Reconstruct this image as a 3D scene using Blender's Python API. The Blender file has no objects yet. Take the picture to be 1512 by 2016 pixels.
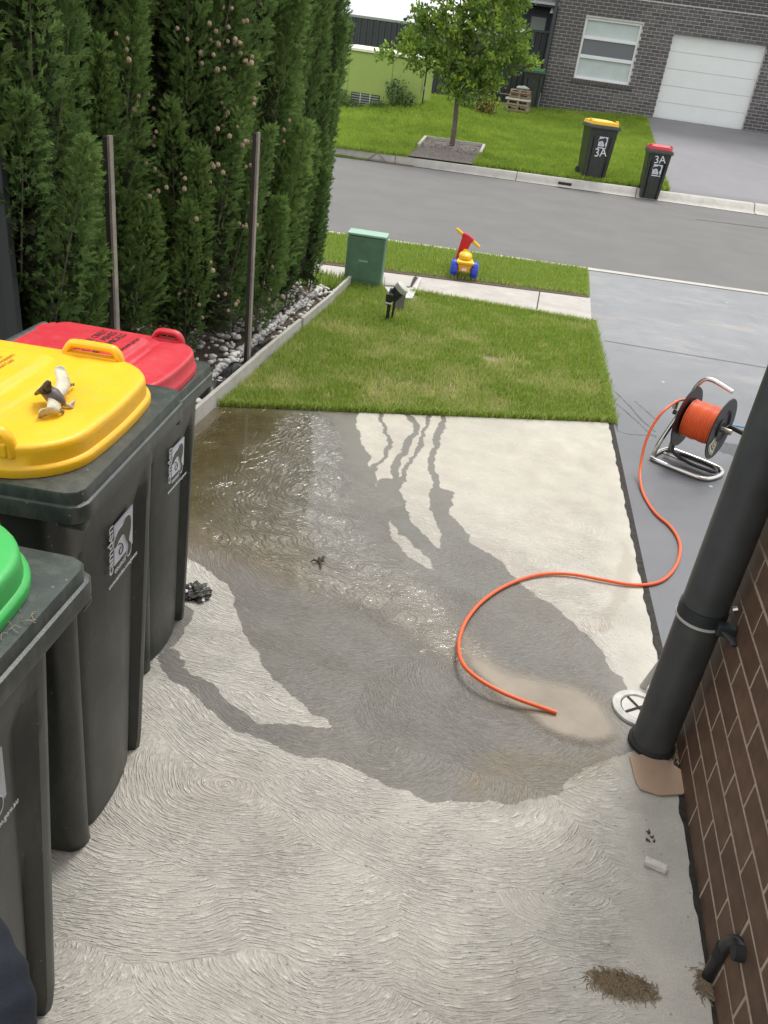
import bpy, bmesh, math, random
import numpy as np
from mathutils import Vector, Matrix
sc = bpy.context.scene
COL = sc.collection
rnd = random.Random(7)
RNG = np.random.default_rng(7)
R = math.radians

# ------------------------------------------------------------ camera, sky, sun, exposure
CF = 1600.0                                     # focal length in photo pixels (1512 x 2016)
CM = np.array([[0.9710558023436311, 0.20539177149619753, 0.12192148677087417],
               [-0.20539177149619753, 0.4574865850207379, 0.8651706448601435],
               [-0.12192148677087418, 0.8651706448601436, -0.4864307826771068]])
CO = np.array([-0.728, 0.0, 1.808])
cam = bpy.data.cameras.new('camera'); camo = bpy.data.objects.new('camera', cam); COL.objects.link(camo)
mw = Matrix.Identity(4)
for i in range(3):
    mw[i][0] = CM[0][i]; mw[i][1] = CM[1][i]; mw[i][2] = -CM[2][i]; mw[i][3] = CO[i]
camo.matrix_world = mw
cam.sensor_fit = 'AUTO'; cam.sensor_width = 36.0; cam.lens = CF / 2016 * 36.0
cam.clip_start = 0.05; cam.clip_end = 500
sc.camera = camo

SUN_EL, SUN_AZ = 62.0, 12.0                    # azimuth: degrees from +Y towards +X
world = bpy.data.worlds.new('World'); sc.world = world; world.use_nodes = True
wn = world.node_tree; wn.nodes.clear()
sky = wn.nodes.new('ShaderNodeTexSky'); sky.sky_type = 'NISHITA'; sky.sun_disc = False
sky.sun_elevation = R(SUN_EL); sky.sun_rotation = R(SUN_AZ); sky.air_density = 1.0; sky.dust_density = 4.0
hsv = wn.nodes.new('ShaderNodeHueSaturation'); hsv.inputs['Saturation'].default_value = 0.18
bgn = wn.nodes.new('ShaderNodeBackground'); bgn.inputs['Strength'].default_value = 0.15
cool = wn.nodes.new('ShaderNodeMix'); cool.data_type = 'RGBA'
cool.inputs['Factor'].default_value = 0.75
cool.inputs[7].default_value = (5.9, 6.0, 6.1, 1)
wo = wn.nodes.new('ShaderNodeOutputWorld')
wn.links.new(sky.outputs[0], hsv.inputs['Color']); wn.links.new(hsv.outputs[0], cool.inputs[6])
wn.links.new(cool.outputs[2], bgn.inputs[0]); wn.links.new(bgn.outputs[0], wo.inputs[0])
sl = bpy.data.lights.new('sun', 'SUN'); sl.energy = 1.5; sl.angle = R(22); sl.color = (1.0, 0.965, 0.91)
so = bpy.data.objects.new('sun', sl); COL.objects.link(so)
sdir = Vector((math.sin(R(SUN_AZ)) * math.cos(R(SUN_EL)), math.cos(R(SUN_AZ)) * math.cos(R(SUN_EL)), math.sin(R(SUN_EL))))
so.rotation_euler = sdir.to_track_quat('Z', 'Y').to_euler(); so.location = (0, 0, 12)
sc.view_settings.view_transform = 'Standard'; sc.view_settings.look = 'None'
sc.view_settings.exposure = 0.62; sc.view_settings.gamma = 1.0; sc.view_settings.use_curve_mapping = False
sc.cycles.max_bounces = 6; sc.cycles.transparent_max_bounces = 12
sc.cycles.use_denoising = True

# ------------------------------------------------------------ measuring helpers (photo pixel -> place in the world)
def ray(x, y): return CM.T @ np.array([(x - 756) / CF, (1008 - y) / CF, 1.0])
def atz(x, y, z=0.0):
    d = ray(x, y); return CO + d * (z - CO[2]) / d[2]
def atY(x, y, Y):
    d = ray(x, y); return CO + d * Y / d[1]
def g2(pts, z=0.0): return [tuple(atz(x, y, z)[:2]) for x, y in pts]

# ------------------------------------------------------------ materials
MATS = {}
def mat(name, col, rough=0.6, spec=0.5, metal=0.0, nscale=0.0, namt=0.15, bump=0.0, bscale=60.0, rand=0.0,
        col2=None, coat=0.0, dust=0.0, trans=0.0, alpha=1.0, rvar=0.0, attr=None, transl=0.0):
    m = bpy.data.materials.new(name); m.use_nodes = True; MATS[name] = m
    nt = m.node_tree; N = nt.nodes; L = nt.links; b = N['Principled BSDF']
    b.inputs['Roughness'].default_value = rough; b.inputs['Metallic'].default_value = metal
    b.inputs['Specular IOR Level'].default_value = spec
    b.inputs['Coat Weight'].default_value = coat; b.inputs['Transmission Weight'].default_value = trans
    b.inputs['Alpha'].default_value = alpha
    tc = N.new('ShaderNodeTexCoord')
    rgb = N.new('ShaderNodeRGB'); rgb.outputs[0].default_value = (*col, 1); cur = rgb.outputs[0]
    if attr:
        a = N.new('ShaderNodeAttribute'); a.attribute_name = attr
        mx = N.new('ShaderNodeMix'); mx.data_type = 'RGBA'; L.new(a.outputs['Fac'], mx.inputs['Factor'])
        L.new(cur, mx.inputs[6]); mx.inputs[7].default_value = (*(col2 or col), 1); cur = mx.outputs[2]
    if nscale:
        n = N.new('ShaderNodeTexNoise'); n.inputs['Scale'].default_value = nscale; n.inputs['Detail'].default_value = 7
        n.inputs['Roughness'].default_value = 0.65; L.new(tc.outputs['Object'], n.inputs['Vector'])
        if col2 and not attr:
            cr = N.new('ShaderNodeMapRange'); cr.inputs[1].default_value = 0.38; cr.inputs[2].default_value = 0.62
            L.new(n.outputs[0], cr.inputs[0])
            mx = N.new('ShaderNodeMix'); mx.data_type = 'RGBA'; L.new(cr.outputs[0], mx.inputs['Factor'])
            L.new(cur, mx.inputs[6]); mx.inputs[7].default_value = (*col2, 1); cur = mx.outputs[2]
        mr = N.new('ShaderNodeMapRange'); mr.inputs[1].default_value = 0.3; mr.inputs[2].default_value = 0.7
        mr.inputs[3].default_value = 1 - namt; mr.inputs[4].default_value = 1 + namt; L.new(n.outputs[0], mr.inputs[0])
        vm = N.new('ShaderNodeVectorMath'); vm.operation = 'SCALE'; L.new(cur, vm.inputs[0]); L.new(mr.outputs[0], vm.inputs['Scale'])
        cur = vm.outputs[0]
        if rvar:
            m2 = N.new('ShaderNodeMapRange'); m2.inputs[1].default_value = 0.3; m2.inputs[2].default_value = 0.7
            m2.inputs[3].default_value = rough - rvar; m2.inputs[4].default_value = rough + rvar
            L.new(n.outputs[0], m2.inputs[0]); L.new(m2.outputs[0], b.inputs['Roughness'])
    if dust:
        nd = N.new('ShaderNodeTexNoise'); nd.inputs['Scale'].default_value = 26; nd.inputs['Detail'].default_value = 9; nd.inputs['Roughness'].default_value = .75
        mp = N.new('ShaderNodeMapping'); mp.inputs['Scale'].default_value = (1, 1, .35); L.new(tc.outputs['Object'], mp.inputs[0]); L.new(mp.outputs[0], nd.inputs['Vector'])
        md = N.new('ShaderNodeMapRange'); md.inputs[1].default_value = .48; md.inputs[2].default_value = .72; md.inputs[3].default_value = 0; md.inputs[4].default_value = dust
        L.new(nd.outputs[0], md.inputs[0]); mx = N.new('ShaderNodeMix'); mx.data_type = 'RGBA'; L.new(md.outputs[0], mx.inputs['Factor']); L.new(cur, mx.inputs[6])
        mx.inputs[7].default_value = (.34, .31, .25, 1); cur = mx.outputs[2]
        # sparse pale specks and scratches
        vs_ = N.new('ShaderNodeTexVoronoi'); vs_.inputs['Scale'].default_value = 34; L.new(tc.outputs['Object'], vs_.inputs['Vector'])
        m3 = N.new('ShaderNodeMapRange'); m3.inputs[1].default_value = .05; m3.inputs[2].default_value = .08; m3.inputs[3].default_value = .5; m3.inputs[4].default_value = 0
        L.new(vs_.outputs['Distance'], m3.inputs[0]); mx = N.new('ShaderNodeMix'); mx.data_type = 'RGBA'; L.new(m3.outputs[0], mx.inputs['Factor']); L.new(cur, mx.inputs[6])
        mx.inputs[7].default_value = (.36, .33, .28, 1); cur = mx.outputs[2]
    if rand:
        oi = N.new('ShaderNodeObjectInfo'); mr = N.new('ShaderNodeMapRange')
        mr.inputs[3].default_value = 1 - rand; mr.inputs[4].default_value = 1 + rand; L.new(oi.outputs['Random'], mr.inputs[0])
        vm = N.new('ShaderNodeVectorMath'); vm.operation = 'SCALE'; L.new(cur, vm.inputs[0]); L.new(mr.outputs[0], vm.inputs['Scale'])
        cur = vm.outputs[0]
    L.new(cur, b.inputs['Base Color'])
    if transl:
        tb = N.new('ShaderNodeBsdfTranslucent'); L.new(cur, tb.inputs['Color']); ms_ = N.new('ShaderNodeMixShader'); ms_.inputs[0].default_value = transl
        L.new(b.outputs[0], ms_.inputs[1]); L.new(tb.outputs[0], ms_.inputs[2]); L.new(ms_.outputs[0], N['Material Output'].inputs['Surface'])
    if bump:
        n2 = N.new('ShaderNodeTexNoise'); n2.inputs['Scale'].default_value = bscale; n2.inputs['Detail'].default_value = 5
        L.new(tc.outputs['Object'], n2.inputs['Vector'])
        bp = N.new('ShaderNodeBump'); bp.inputs['Strength'].default_value = 0.8; bp.inputs['Distance'].default_value = bump
        L.new(n2.outputs[0], bp.inputs['Height']); L.new(bp.outputs[0], b.inputs['Normal'])
    return m

mat('bin_green', (.026, .032, .027), .36, .5, dust=.10, nscale=5, namt=.18, bump=.0006, bscale=450, rvar=.06)
mat('bin_rim', (.044, .056, .052), .38, .5, dust=.20, nscale=9, namt=.22, bump=.0006, bscale=350, rvar=.08)
mat('lid_yellow', (.92, .50, .012), .42, .5, dust=.16, nscale=6, namt=.05, bump=.0007, bscale=160, rvar=.05)
mat('lid_red', (.56, .026, .044), .42, .5, dust=.16, nscale=6, namt=.08, bump=.0007, bscale=160, rvar=.05)
mat('lid_green', (.045, .43, .09), .42, .5, dust=.12, nscale=6, namt=.06, bump=.0007, bscale=160, rvar=.05)
mat('lid_green_dark', (.02, .22, .11), .45)
mat('black_rubber', (.015, .015, .015), .7)
mat('print_black', (.05, .02, .02), .7)
mat('print_ochre', (.42, .20, .01), .7)
mat('sticker', (.62, .63, .70), .5)
mat('white_print', (.72, .74, .76), .6)
mat('brick_brown', (.112, .064, .041), .62, .4, nscale=14, namt=.34, bump=.0010, bscale=240, rand=.16)
mat('mortar_tan', (.42, .335, .255), .9, nscale=30, namt=.25, bump=.003, bscale=160)
mat('brick_grey', (.112, .105, .106), .75, .3, nscale=12, namt=.2, bump=.002, bscale=120, rand=.25)
mat('mortar_light', (.55, .52, .50), .9, nscale=8, namt=.15)
mat('white_frame', (.78, .79, .80), .45)
mat('white_door', (.78, .805, .79), .55, nscale=2, namt=.03, bump=.0008, bscale=40)
mat('blind', (.52, .58, .57), .7, nscale=3, namt=.08)
mat('window_glass', (.10, .11, .12), .08, .7)
mat('charcoal_steel', (.040, .046, .052), .5, nscale=3, namt=.1)
mat('charcoal_dark', (.022, .027, .030), .5, nscale=3, namt=.1)
mat('pipe_grey', (.050, .054, .056), .45, .5, nscale=7, namt=.26, bump=.0004, bscale=60, rvar=.06)
mat('pvc_white', (.50, .48, .44), .5, nscale=20, namt=.1)
mat('kiosk_green', (.37, .48, .125), .6, nscale=2.5, namt=.07, bump=.001, bscale=20)
mat('kiosk_cap', (.72, .74, .55), .6, nscale=4, namt=.06)
mat('louvre', (.30, .34, .31), .6)
mat('pillar_green', (.10, .195, .125), .55, nscale=9, namt=.2, bump=.0015, bscale=70)
mat('pillar_top', (.26, .45, .34), .5, nscale=12, namt=.12)
mat('kerb', (.46, .44, .40), .9, nscale=5, namt=.16, bump=.003, bscale=90)
mat('path_concrete', (.44, .41, .375), .9, nscale=5, namt=.14, bump=.003, bscale=110)
mat('pit_white', (.52, .51, .48), .8, nscale=22, namt=.25, bump=.003, bscale=60)
mat('asphalt', (.148, .143, .138), .85, nscale=1.3, namt=.10, bump=.006, bscale=130)
mat('far_drive', (.215, .210, .220), .8, nscale=.9, namt=.10, bump=.004, bscale=60)
mat('soil', (.10, .072, .048), .95, nscale=22, namt=.35, bump=.02, bscale=40)
mat('mulch', (.17, .145, .125), .95, nscale=16, namt=.5, bump=.03, bscale=30)
mat('lawn_ground', (.10, .18, .022), .95, nscale=3, namt=.25, col2=(.14, .19, .035), bump=.02, bscale=60)
mat('lawn_thatch', (.16, .18, .055), .95, nscale=5, namt=.3, col2=(.22, .19, .08), bump=.02, bscale=60)
mat('pebble', (.74, .72, .68), .7, nscale=5, namt=.3, rand=.2)
mat('timber_white', (.52, .50, .455), .85, nscale=9, namt=.2, col2=(.34, .32, .28), bump=.003, bscale=40)
mat('stake_timber', (.27, .235, .205), .8, nscale=12, namt=.25, bump=.003, bscale=60)
mat('stake_dark', (.040, .032, .028), .7, nscale=12, namt=.2)
mat('bark', (.13, .105, .085), .9, nscale=14, namt=.3, bump=.01, bscale=40)
mat('foliage_dark', (.060, .078, .034), .9)
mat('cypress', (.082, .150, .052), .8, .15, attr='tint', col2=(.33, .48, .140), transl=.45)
mat('leaf', (.11, .20, .035), .5, .4, attr='tint', col2=(.42, .58, .075), transl=.4)
mat('bronze_leaf', (.10, .12, .03), .6, .4, attr='tint', col2=(.36, .24, .06))
mat('weed_leaf', (.09, .15, .05), .6, .3, attr='tint', col2=(.23, .34, .12))
mat('grass_blade', (.255, .385, .045), .6, .2, attr='tint', col2=(.78, .70, .36), transl=.4)
mat('grass_far', (.215, .325, .045), .65, .2, attr='tint', col2=(.44, .56, .09), transl=.4)
mat('cone', (.36, .27, .18), .8, nscale=70, namt=.35, rand=.25)
mat('hose_orange', (.80, .125, .030), .38, .5)
mat('hose_blue', (.10, .32, .48), .4)
mat('steel', (.62, .60, .57), .24, .5, metal=1.0, nscale=6, namt=.1, rvar=.06)
mat('steel_worn', (.38, .34, .29), .36, .5, metal=.9, nscale=9, namt=.25, rvar=.1)
mat('black_plastic', (.016, .016, .018), .38, .5, nscale=8, namt=.2)
mat('label_cream', (.66, .64, .42), .5)
mat('label_violet', (.16, .09, .20), .5)
mat('toy_red', (.55, .012, .020), .35)
mat('toy_yellow', (.88, .52, .010), .35)
mat('toy_orange', (.80, .34, .012), .4)
mat('toy_blue', (.035, .075, .60), .38)
mat('ptero_wing', (.72, .70, .52), .5, nscale=26, namt=.2, col2=(.42, .37, .27), bump=.001, bscale=200)
mat('ptero_body', (.12, .095, .085), .45, nscale=30, namt=.35)
mat('ptero_head', (.045, .035, .018), .45)
mat('cardboard', (.50, .345, .235), .8, nscale=9, namt=.16, col2=(.40, .27, .19), bump=.001, bscale=60)
mat('hay', (.15, .115, .075), .9, attr='tint', col2=(.40, .31, .20))
mat('plastic_bag', (.060, .056, .050), .28, .6, nscale=30, namt=.5)
mat('navy_cloth', (.010, .014, .024), .9, nscale=30, namt=.3, bump=.001, bscale=300)
mat('pallet_wood', (.33, .26, .18), .85, nscale=14, namt=.25, rand=.25)
mat('pallet_red', (.33, .13, .09), .85)
mat('white_board', (.66, .62, .55), .7)
mat('chalk', (.62, .60, .54), .85, nscale=50, namt=.2, bump=.002, bscale=120)
mat('black_gap', (.030, .026, .022), .9, nscale=40, namt=.6, bump=.004, bscale=50)
mat('leaf_litter', (.06, .045, .03), .9)
mat('meter_lid', (.50, .52, .47), .5)
mat('bluestone', (.09, .10, .11), .9, nscale=6, namt=.2)

# ------------------------------------------------------------ object helpers
def tag(o, label=None, cat=None, group=None, kind=None):
    if label: o['label'] = label
    if cat: o['category'] = cat
    if group: o['group'] = group
    if kind: o['kind'] = kind
    return o
def thing(name, label, cat, loc=(0, 0, 0), rz=0.0, group=None):
    o = bpy.data.objects.new(name, None); COL.objects.link(o)
    o.empty_display_size = 0.1
    o.location = loc; o.rotation_euler = (0, 0, rz)
    return tag(o, label, cat, group)
def link(name, me, m, parent=None, smooth=False):
    if m and not me.materials: me.materials.append(MATS[m])
    if smooth:
        me.polygons.foreach_set('use_smooth', [True] * len(me.polygons))
    o = bpy.data.objects.new(name, me); COL.objects.link(o)
    if parent: o.parent = parent
    return o
class MB:
    def __init__(s): s.v = []; s.f = []
    def add(s, vs, fs):
        n = len(s.v); s.v += [tuple(float(c) for c in v) for v in vs]; s.f += [tuple(i + n for i in f) for f in fs]; return s
    def box(s, x0, x1, y0, y1, z0, z1, M=None):
        vs = [(x, y, z) for z in (z0, z1) for y in (y0, y1) for x in (x0, x1)]
        if M is not None: vs = [tuple(M @ Vector(v)) for v in vs]
        return s.add(vs, [(0, 2, 3, 1), (4, 5, 7, 6), (0, 1, 5, 4), (2, 6, 7, 3), (0, 4, 6, 2), (1, 3, 7, 5)])
    def tube(s, pts, r, n=8, cap=True, sx=1.0):
        P = [Vector(p) for p in pts]; rr = r if isinstance(r, (list, tuple)) else [r] * len(P)
        rings = []; up = None
        for i, p in enumerate(P):
            t = (P[min(i + 1, len(P) - 1)] - P[max(i - 1, 0)])
            if t.length < 1e-9: t = Vector((0, 0, 1))
            t.normalize()
            if up is None:
                up = Vector((0, 0, 1)) if abs(t.z) < .9 else Vector((1, 0, 0))
            a = (up - t * up.dot(t)); a.normalize(); b = t.cross(a); up = a
            rings.append([p + (a * math.cos(2 * math.pi * k / n) * sx + b * math.sin(2 * math.pi * k / n)) * rr[i] for k in range(n)])
        vs = [v for rg in rings for v in rg]; fs = []
        for i in range(len(P) - 1):
            for k in range(n):
                k2 = (k + 1) % n; fs.append((i * n + k, i * n + k2, (i + 1) * n + k2, (i + 1) * n + k))
        if cap: fs += [tuple(range(n - 1, -1, -1)), tuple((len(P) - 1) * n + k for k in range(n))]
        return s.add(vs, fs)
    def prism(s, poly, z0, z1):
        n = len(poly)
        vs = [(x, y, z0) for x, y in poly] + [(x, y, z1) for x, y in poly]
        return s.add(vs, [tuple(range(n - 1, -1, -1)), tuple(range(n, 2 * n))] + [(i, (i + 1) % n, n + (i + 1) % n, n + i) for i in range(n)])
    def lathe(s, prof, n=24, M=None):
        vs = []; fs = []
        for r, z in prof:
            for k in range(n):
                a = 2 * math.pi * k / n; v = Vector((r * math.cos(a), r * math.sin(a), z)); vs.append(M @ v if M is not None else v)
        for i in range(len(prof) - 1):
            for k in range(n):
                k2 = (k + 1) % n; fs.append((i * n + k, i * n + k2, (i + 1) * n + k2, (i + 1) * n + k))
        return s.add(vs, fs)
    def mesh(s, name, fix=False):
        me = bpy.data.meshes.new(name); me.from_pydata(s.v, [], s.f)
        if fix:
            bm = bmesh.new(); bm.from_mesh(me); bmesh.ops.recalc_face_normals(bm, faces=bm.faces); bm.to_mesh(me); bm.free()
        me.update(); return me
    def obj(s, name, m, parent=None, smooth=False, bevel=0.0, seg=2, fix=False):
        me = s.mesh(name, fix); o = link(name, me, m, parent, smooth)
        if bevel:
            bv = o.modifiers.new('bevel', 'BEVEL'); bv.width = bevel; bv.segments = seg; bv.limit_method = 'ANGLE'; bv.angle_limit = R(35)
        if smooth and hasattr(me, 'set_sharp_from_angle'): me.set_sharp_from_angle(angle=R(42))
        return o
def spline(pts, n=8, closed=False):
    P = [np.array(p, float) for p in pts]; out = []
    m = len(P); rng = range(m if closed else m - 1)
    for i in rng:
        p0 = P[(i - 1) % m] if closed or i > 0 else P[0]; p1 = P[i]; p2 = P[(i + 1) % m]
        p3 = P[(i + 2) % m] if closed or i + 2 < m else P[-1]
        for k in range(n):
            t = k / n
            out.append(tuple(.5 * ((2 * p1) + (-p0 + p2) * t + (2 * p0 - 5 * p1 + 4 * p2 - p3) * t * t + (-p0 + 3 * p1 - 3 * p2 + p3) * t ** 3)))
    if not closed: out.append(tuple(P[-1]))
    return out
def npmesh(name, V, F, m, parent=None, tint=None, smooth=False):
    """fast mesh: V (n,3), F (m,3 or 4) arrays; tint: one float per vertex"""
    me = bpy.data.meshes.new(name); k = F.shape[1]
    me.vertices.add(len(V)); me.vertices.foreach_set('co', np.ascontiguousarray(V, np.float32).ravel())
    me.loops.add(F.size); me.loops.foreach_set('vertex_index', np.ascontiguousarray(F, np.int32).ravel())
    me.polygons.add(len(F)); me.polygons.foreach_set('loop_start', np.arange(0, F.size, k, dtype=np.int32))
    me.polygons.foreach_set('loop_total', np.full(len(F), k, np.int32))
    me.update(calc_edges=True)
    if tint is not None:
        a = me.attributes.new('tint', 'FLOAT', 'POINT'); a.data.foreach_set('value', np.ascontiguousarray(tint, np.float32))
    return link(name, me, m, parent, smooth)
def grid(name, A, B, nu, nv, m, zf=None, kind='structure', parent=None, z=0.0):
    """sheet between two polylines A and B (lists of xy), resampled"""
    def res(P, n):
        P = np.array(P, float); d = np.r_[0, np.cumsum(np.hypot(*np.diff(P, axis=0).T))]; t = np.linspace(0, d[-1], n)
        return np.c_[np.interp(t, d, P[:, 0]), np.interp(t, d, P[:, 1])]
    a, b = res(A, nv), res(B, nv); u = np.linspace(0, 1, nu)[:, None, None]
    P = a[None] * (1 - u) + b[None] * u
    Z = zf(P[..., 0], P[..., 1]) + z if zf else np.full(P.shape[:2], z)
    V = np.dstack([P, Z]).reshape(-1, 3); i = np.arange(nu * nv).reshape(nu, nv)
    F = np.stack([i[:-1, :-1], i[1:, :-1], i[1:, 1:], i[:-1, 1:]], -1).reshape(-1, 4)
    # face up
    p = V[F[0]]; nz = np.cross(p[1] - p[0], p[2] - p[0])[2]
    if nz < 0: F = F[:, ::-1]
    o = npmesh(name, V, F, m, parent, smooth=True)
    if kind: o['kind'] = kind
    return o
_txt = {}
def text(name, s, size, m, parent=None, M=None, ext=0.0006, space=1.0, align='CENTER'):
    key = (s, size, ext, space, align)
    if key not in _txt:
        cu = bpy.data.curves.new('t', 'FONT'); cu.body = s; cu.size = size; cu.extrude = ext; cu.align_x = align; cu.space_line = space
        cu.align_y = 'CENTER'; cu.resolution_u = 3
        o = bpy.data.objects.new('t', cu); COL.objects.link(o)
        dg = bpy.context.evaluated_depsgraph_get(); me = bpy.data.meshes.new_from_object(o.evaluated_get(dg))
        bpy.data.objects.remove(o); bpy.data.curves.remove(cu); me.materials.clear(); me.name = name; _txt[key] = me
    me = _txt[key].copy(); me.materials.append(MATS[m])
    o = bpy.data.objects.new(name, me); COL.objects.link(o)
    if parent: o.parent = parent
    if M is not None: o.matrix_local = M
    return o
def frame(o, ex, ey):
    ex = Vector(ex).normalized(); ey = Vector(ey); ez = ex.cross(ey).normalized(); ey = ez.cross(ex)
    return Matrix(((ex.x, ey.x, ez.x, o[0]), (ex.y, ey.y, ez.y, o[1]), (ex.z, ey.z, ez.z, o[2]), (0, 0, 0, 1)))

# ------------------------------------------------------------ the lie of the land
def lin(px, z):
    P = np.array([atz(x, y, z)[:2] for x, y in px]); k, c = np.polyfit(P[:, 0], P[:, 1], 1); return k, c
kN = lin([(645, 454), (900, 493), (1150, 526), (1512, 577)], 0.0)     # road edge on our side
kF = lin([(655, 305), (1100, 369), (1512, 425)], 0.0)                # far gutter edge
kB = lin([(655, 290), (1130, 353), (1512, 403)], 0.15)               # back of the far kerb
yN = lambda x: kN[0] * x + kN[1]
yF = lambda x: kF[0] * x + kF[1]
yB = lambda x: kB[0] * x + kB[1]
FY = 27.0                                                             # far facade
def ztf(x, y):
    x = np.asarray(x, float); y = np.asarray(y, float)
    zt = np.interp(x, [-9, -5, -1.6, 1.7, 6], [.85, .95, 1.0, 1.2, 1.2])
    t = np.clip((y - yB(x)) / (FY - yB(x)), 0, 1)
    z = .15 + (zt - .15) * (t ** 1.05)
    z = z + .28 * np.exp(-((x + 4.4) ** 2 / 1.2 + (y - 22.3) ** 2 / 3.0))
    ug = np.clip((y - yB(x) + .0) / .3, 0, 1)
    return np.where(y > yB(x), z, 0)
def zt(x, y): return float(ztf(x, y))

# base earth under everything, out to the horizon
xs = np.concatenate([[-220, -80, -30], np.linspace(-12, 12, 49), [30, 80, 220]])
ys = np.concatenate([[-200, -50, -5], np.linspace(0, 17, 18), np.linspace(17.5, 34, 34), [60, 120, 400]])
X, Y = np.meshgrid(xs, ys, indexing='ij')
Zb = np.where(Y > yB(X), ztf(X, Y), 0) - .12
i = np.arange(X.size).reshape(X.shape)
earth = npmesh('ground', np.dstack([X, Y, Zb]).reshape(-1, 3), np.stack([i[:-1, :-1], i[1:, :-1], i[1:, 1:], i[:-1, 1:]], -1).reshape(-1, 4), 'soil')
earth['kind'] = 'structure'

# slab edges (measured)
def xR(y): return np.interp(y, [-2, 1.25, 2.6, 3.09, 4.92], [.012, .012, .0, -.025, -.10])
def yFar(x): return 4.92 + (x + .10) * (.88 / 2.09)
XL = -2.31

# ------------------------------------------------------------ slab with wet map
def seg_sdf(P, poly):
    poly = np.array(poly, float); n = len(poly); d = np.full(len(P), 1e9); ins = np.zeros(len(P), bool)
    for k in range(n):
        a = poly[k]; b = poly[(k + 1) % n]; e = b - a; w = P - a
        t = np.clip((w @ e) / max(e @ e, 1e-12), 0, 1); q = w - t[:, None] * e; d = np.minimum(d, np.hypot(q[:, 0], q[:, 1]))
        c = ((a[1] <= P[:, 1]) & (b[1] > P[:, 1])) | ((b[1] <= P[:, 1]) & (a[1] > P[:, 1]))
        with np.errstate(divide='ignore', invalid='ignore'):
            xi = a[0] + (P[:, 1] - a[1]) * e[0] / (e[1] if e[1] else 1e-12)
        ins ^= c & (P[:, 0] < xi)
    return np.where(ins, d, -d)
def line_sdf(P, pts, w):
    pts = np.array(pts, float); d = np.full(len(P), 1e9)
    for k in range(len(pts) - 1):
        a, b = pts[k], pts[k + 1]; e = b - a; q = P - a; t = np.clip((q @ e) / (e @ e), 0, 1)
        r = w if not isinstance(w, (list, tuple)) else (w[k] + (w[k + 1] - w[k]) * t)
        q = q - t[:, None] * e; d = np.minimum(d, np.hypot(q[:, 0], q[:, 1]) - r)
    return -d
WET = [(345, 740), (470, 790), (702, 806), (704, 840), (708, 862), (727, 899), (740, 943), (744, 965), (757, 962), (777, 937), (796, 937), (787, 968), (803, 987), (809, 1031),
       (834, 1056), (868, 1080), (866, 1050), (853, 1015), (850, 990), (842, 962), (853, 955), (894, 967), (881, 987), (891, 1012), (922, 1050), (928, 1069), (991, 1113),
       (1035, 1157), (1092, 1188), (1136, 1232), (1192, 1283), (1192, 1301), (1238, 1350), (1262, 1420), (1262, 1470), (1215, 1492), (1150, 1530), (1098, 1562), (1000, 1580), (928, 1581),
       (847, 1578), (790, 1559), (733, 1528), (677, 1502), (645, 1490), (564, 1477), (514, 1455), (463, 1433), (407, 1389), (375, 1364), (338, 1333), (303, 1292), (325, 1279),
       (382, 1320), (419, 1358), (470, 1389), (514, 1424), (558, 1420), (595, 1426), (658, 1430), (633, 1408), (614, 1399), (551, 1355), (520, 1314), (495, 1264), (470, 1220),
       (451, 1182), (451, 1157), (419, 1132), (363, 1094), (300, 1050), (250, 900)]
ISL = [(764, 1024), (775, 1025), (800, 1050), (820, 1075), (845, 1100), (850, 1120), (835, 1112), (800, 1085), (775, 1060), (762, 1038)]
PATCH = [(352, 1185), (375, 1200), (378, 1235), (355, 1258), (330, 1280), (303, 1292), (295, 1270), (330, 1190)]
ST = [([(746, 800), (746, 818), (757, 840), (765, 880), (752, 905), (735, 925)], .012),
      ([(800, 800), (808, 825), (821, 849), (800, 875), (784, 899), (777, 937), (765, 965)], .020),
      ([(838, 800), (842, 821), (834, 862), (812, 900), (797, 925), (796, 945)], .014),
      ([(868, 800), (872, 821), (868, 849), (852, 893), (853, 931), (855, 965), (868, 1000), (885, 1050)], .018),
      ([(760, 950), (770, 990), (790, 1030), (830, 1070)], .050)]
FILM = [(330, 760), (470, 795), (640, 806), (680, 830), (700, 880), (712, 930), (722, 980), (740, 1040), (790, 1085), (850, 1120), (900, 1170), (935, 1230), (1000, 1290), (1060, 1320),
        (1130, 1340), (1190, 1380), (1222, 1425), (1222, 1462), (1160, 1475), (1090, 1462), (1030, 1420), (975, 1392), (930, 1350), (880, 1330), (800, 1290), (735, 1250), (680, 1222), (620, 1190), (560, 1165), (510, 1140),
        (455, 1112), (400, 1095), (350, 1085), (300, 1020), (250, 900)]
PUD = [(912, 1238), (930, 1252), (950, 1290), (1000, 1320), (1060, 1335), (1130, 1350), (1180, 1380), (1210, 1420), (1220, 1447), (1200, 1466), (1160, 1470), (1100, 1457), (1060, 1437),
       (1030, 1412), (985, 1387), (950, 1352), (920, 1322), (905, 1290), (902, 1255)]
MUD = [(345, 790), (560, 800), (600, 860), (560, 950), (570, 1020), (640, 1100), (600, 1170), (500, 1120), (420, 1095), (350, 1085), (250, 900)]
MUD2 = [(900, 1545), (960, 1490), (1060, 1480), (1180, 1470), (1250, 1480), (1200, 1520), (1130, 1560), (1020, 1590), (930, 1585)]
MUD3 = [(1225, 1060), (1250, 1110), (1235, 1180), (1205, 1240), (1165, 1245), (1205, 1180), (1215, 1110)]
nv, nu = 560, 260
vv, uu = np.meshgrid(np.linspace(0, 1, nv), np.linspace(0, 1, nu), indexing='ij')
y0 = -1.2 + vv * (4.92 + 1.2); xr = xR(y0); Xs = XL + (xr - XL) * uu
Ys = -1.2 + vv * (yFar(Xs) + 1.2)
P2 = np.c_[Xs.ravel(), Ys.ravel()]
P2_ = P2
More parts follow.
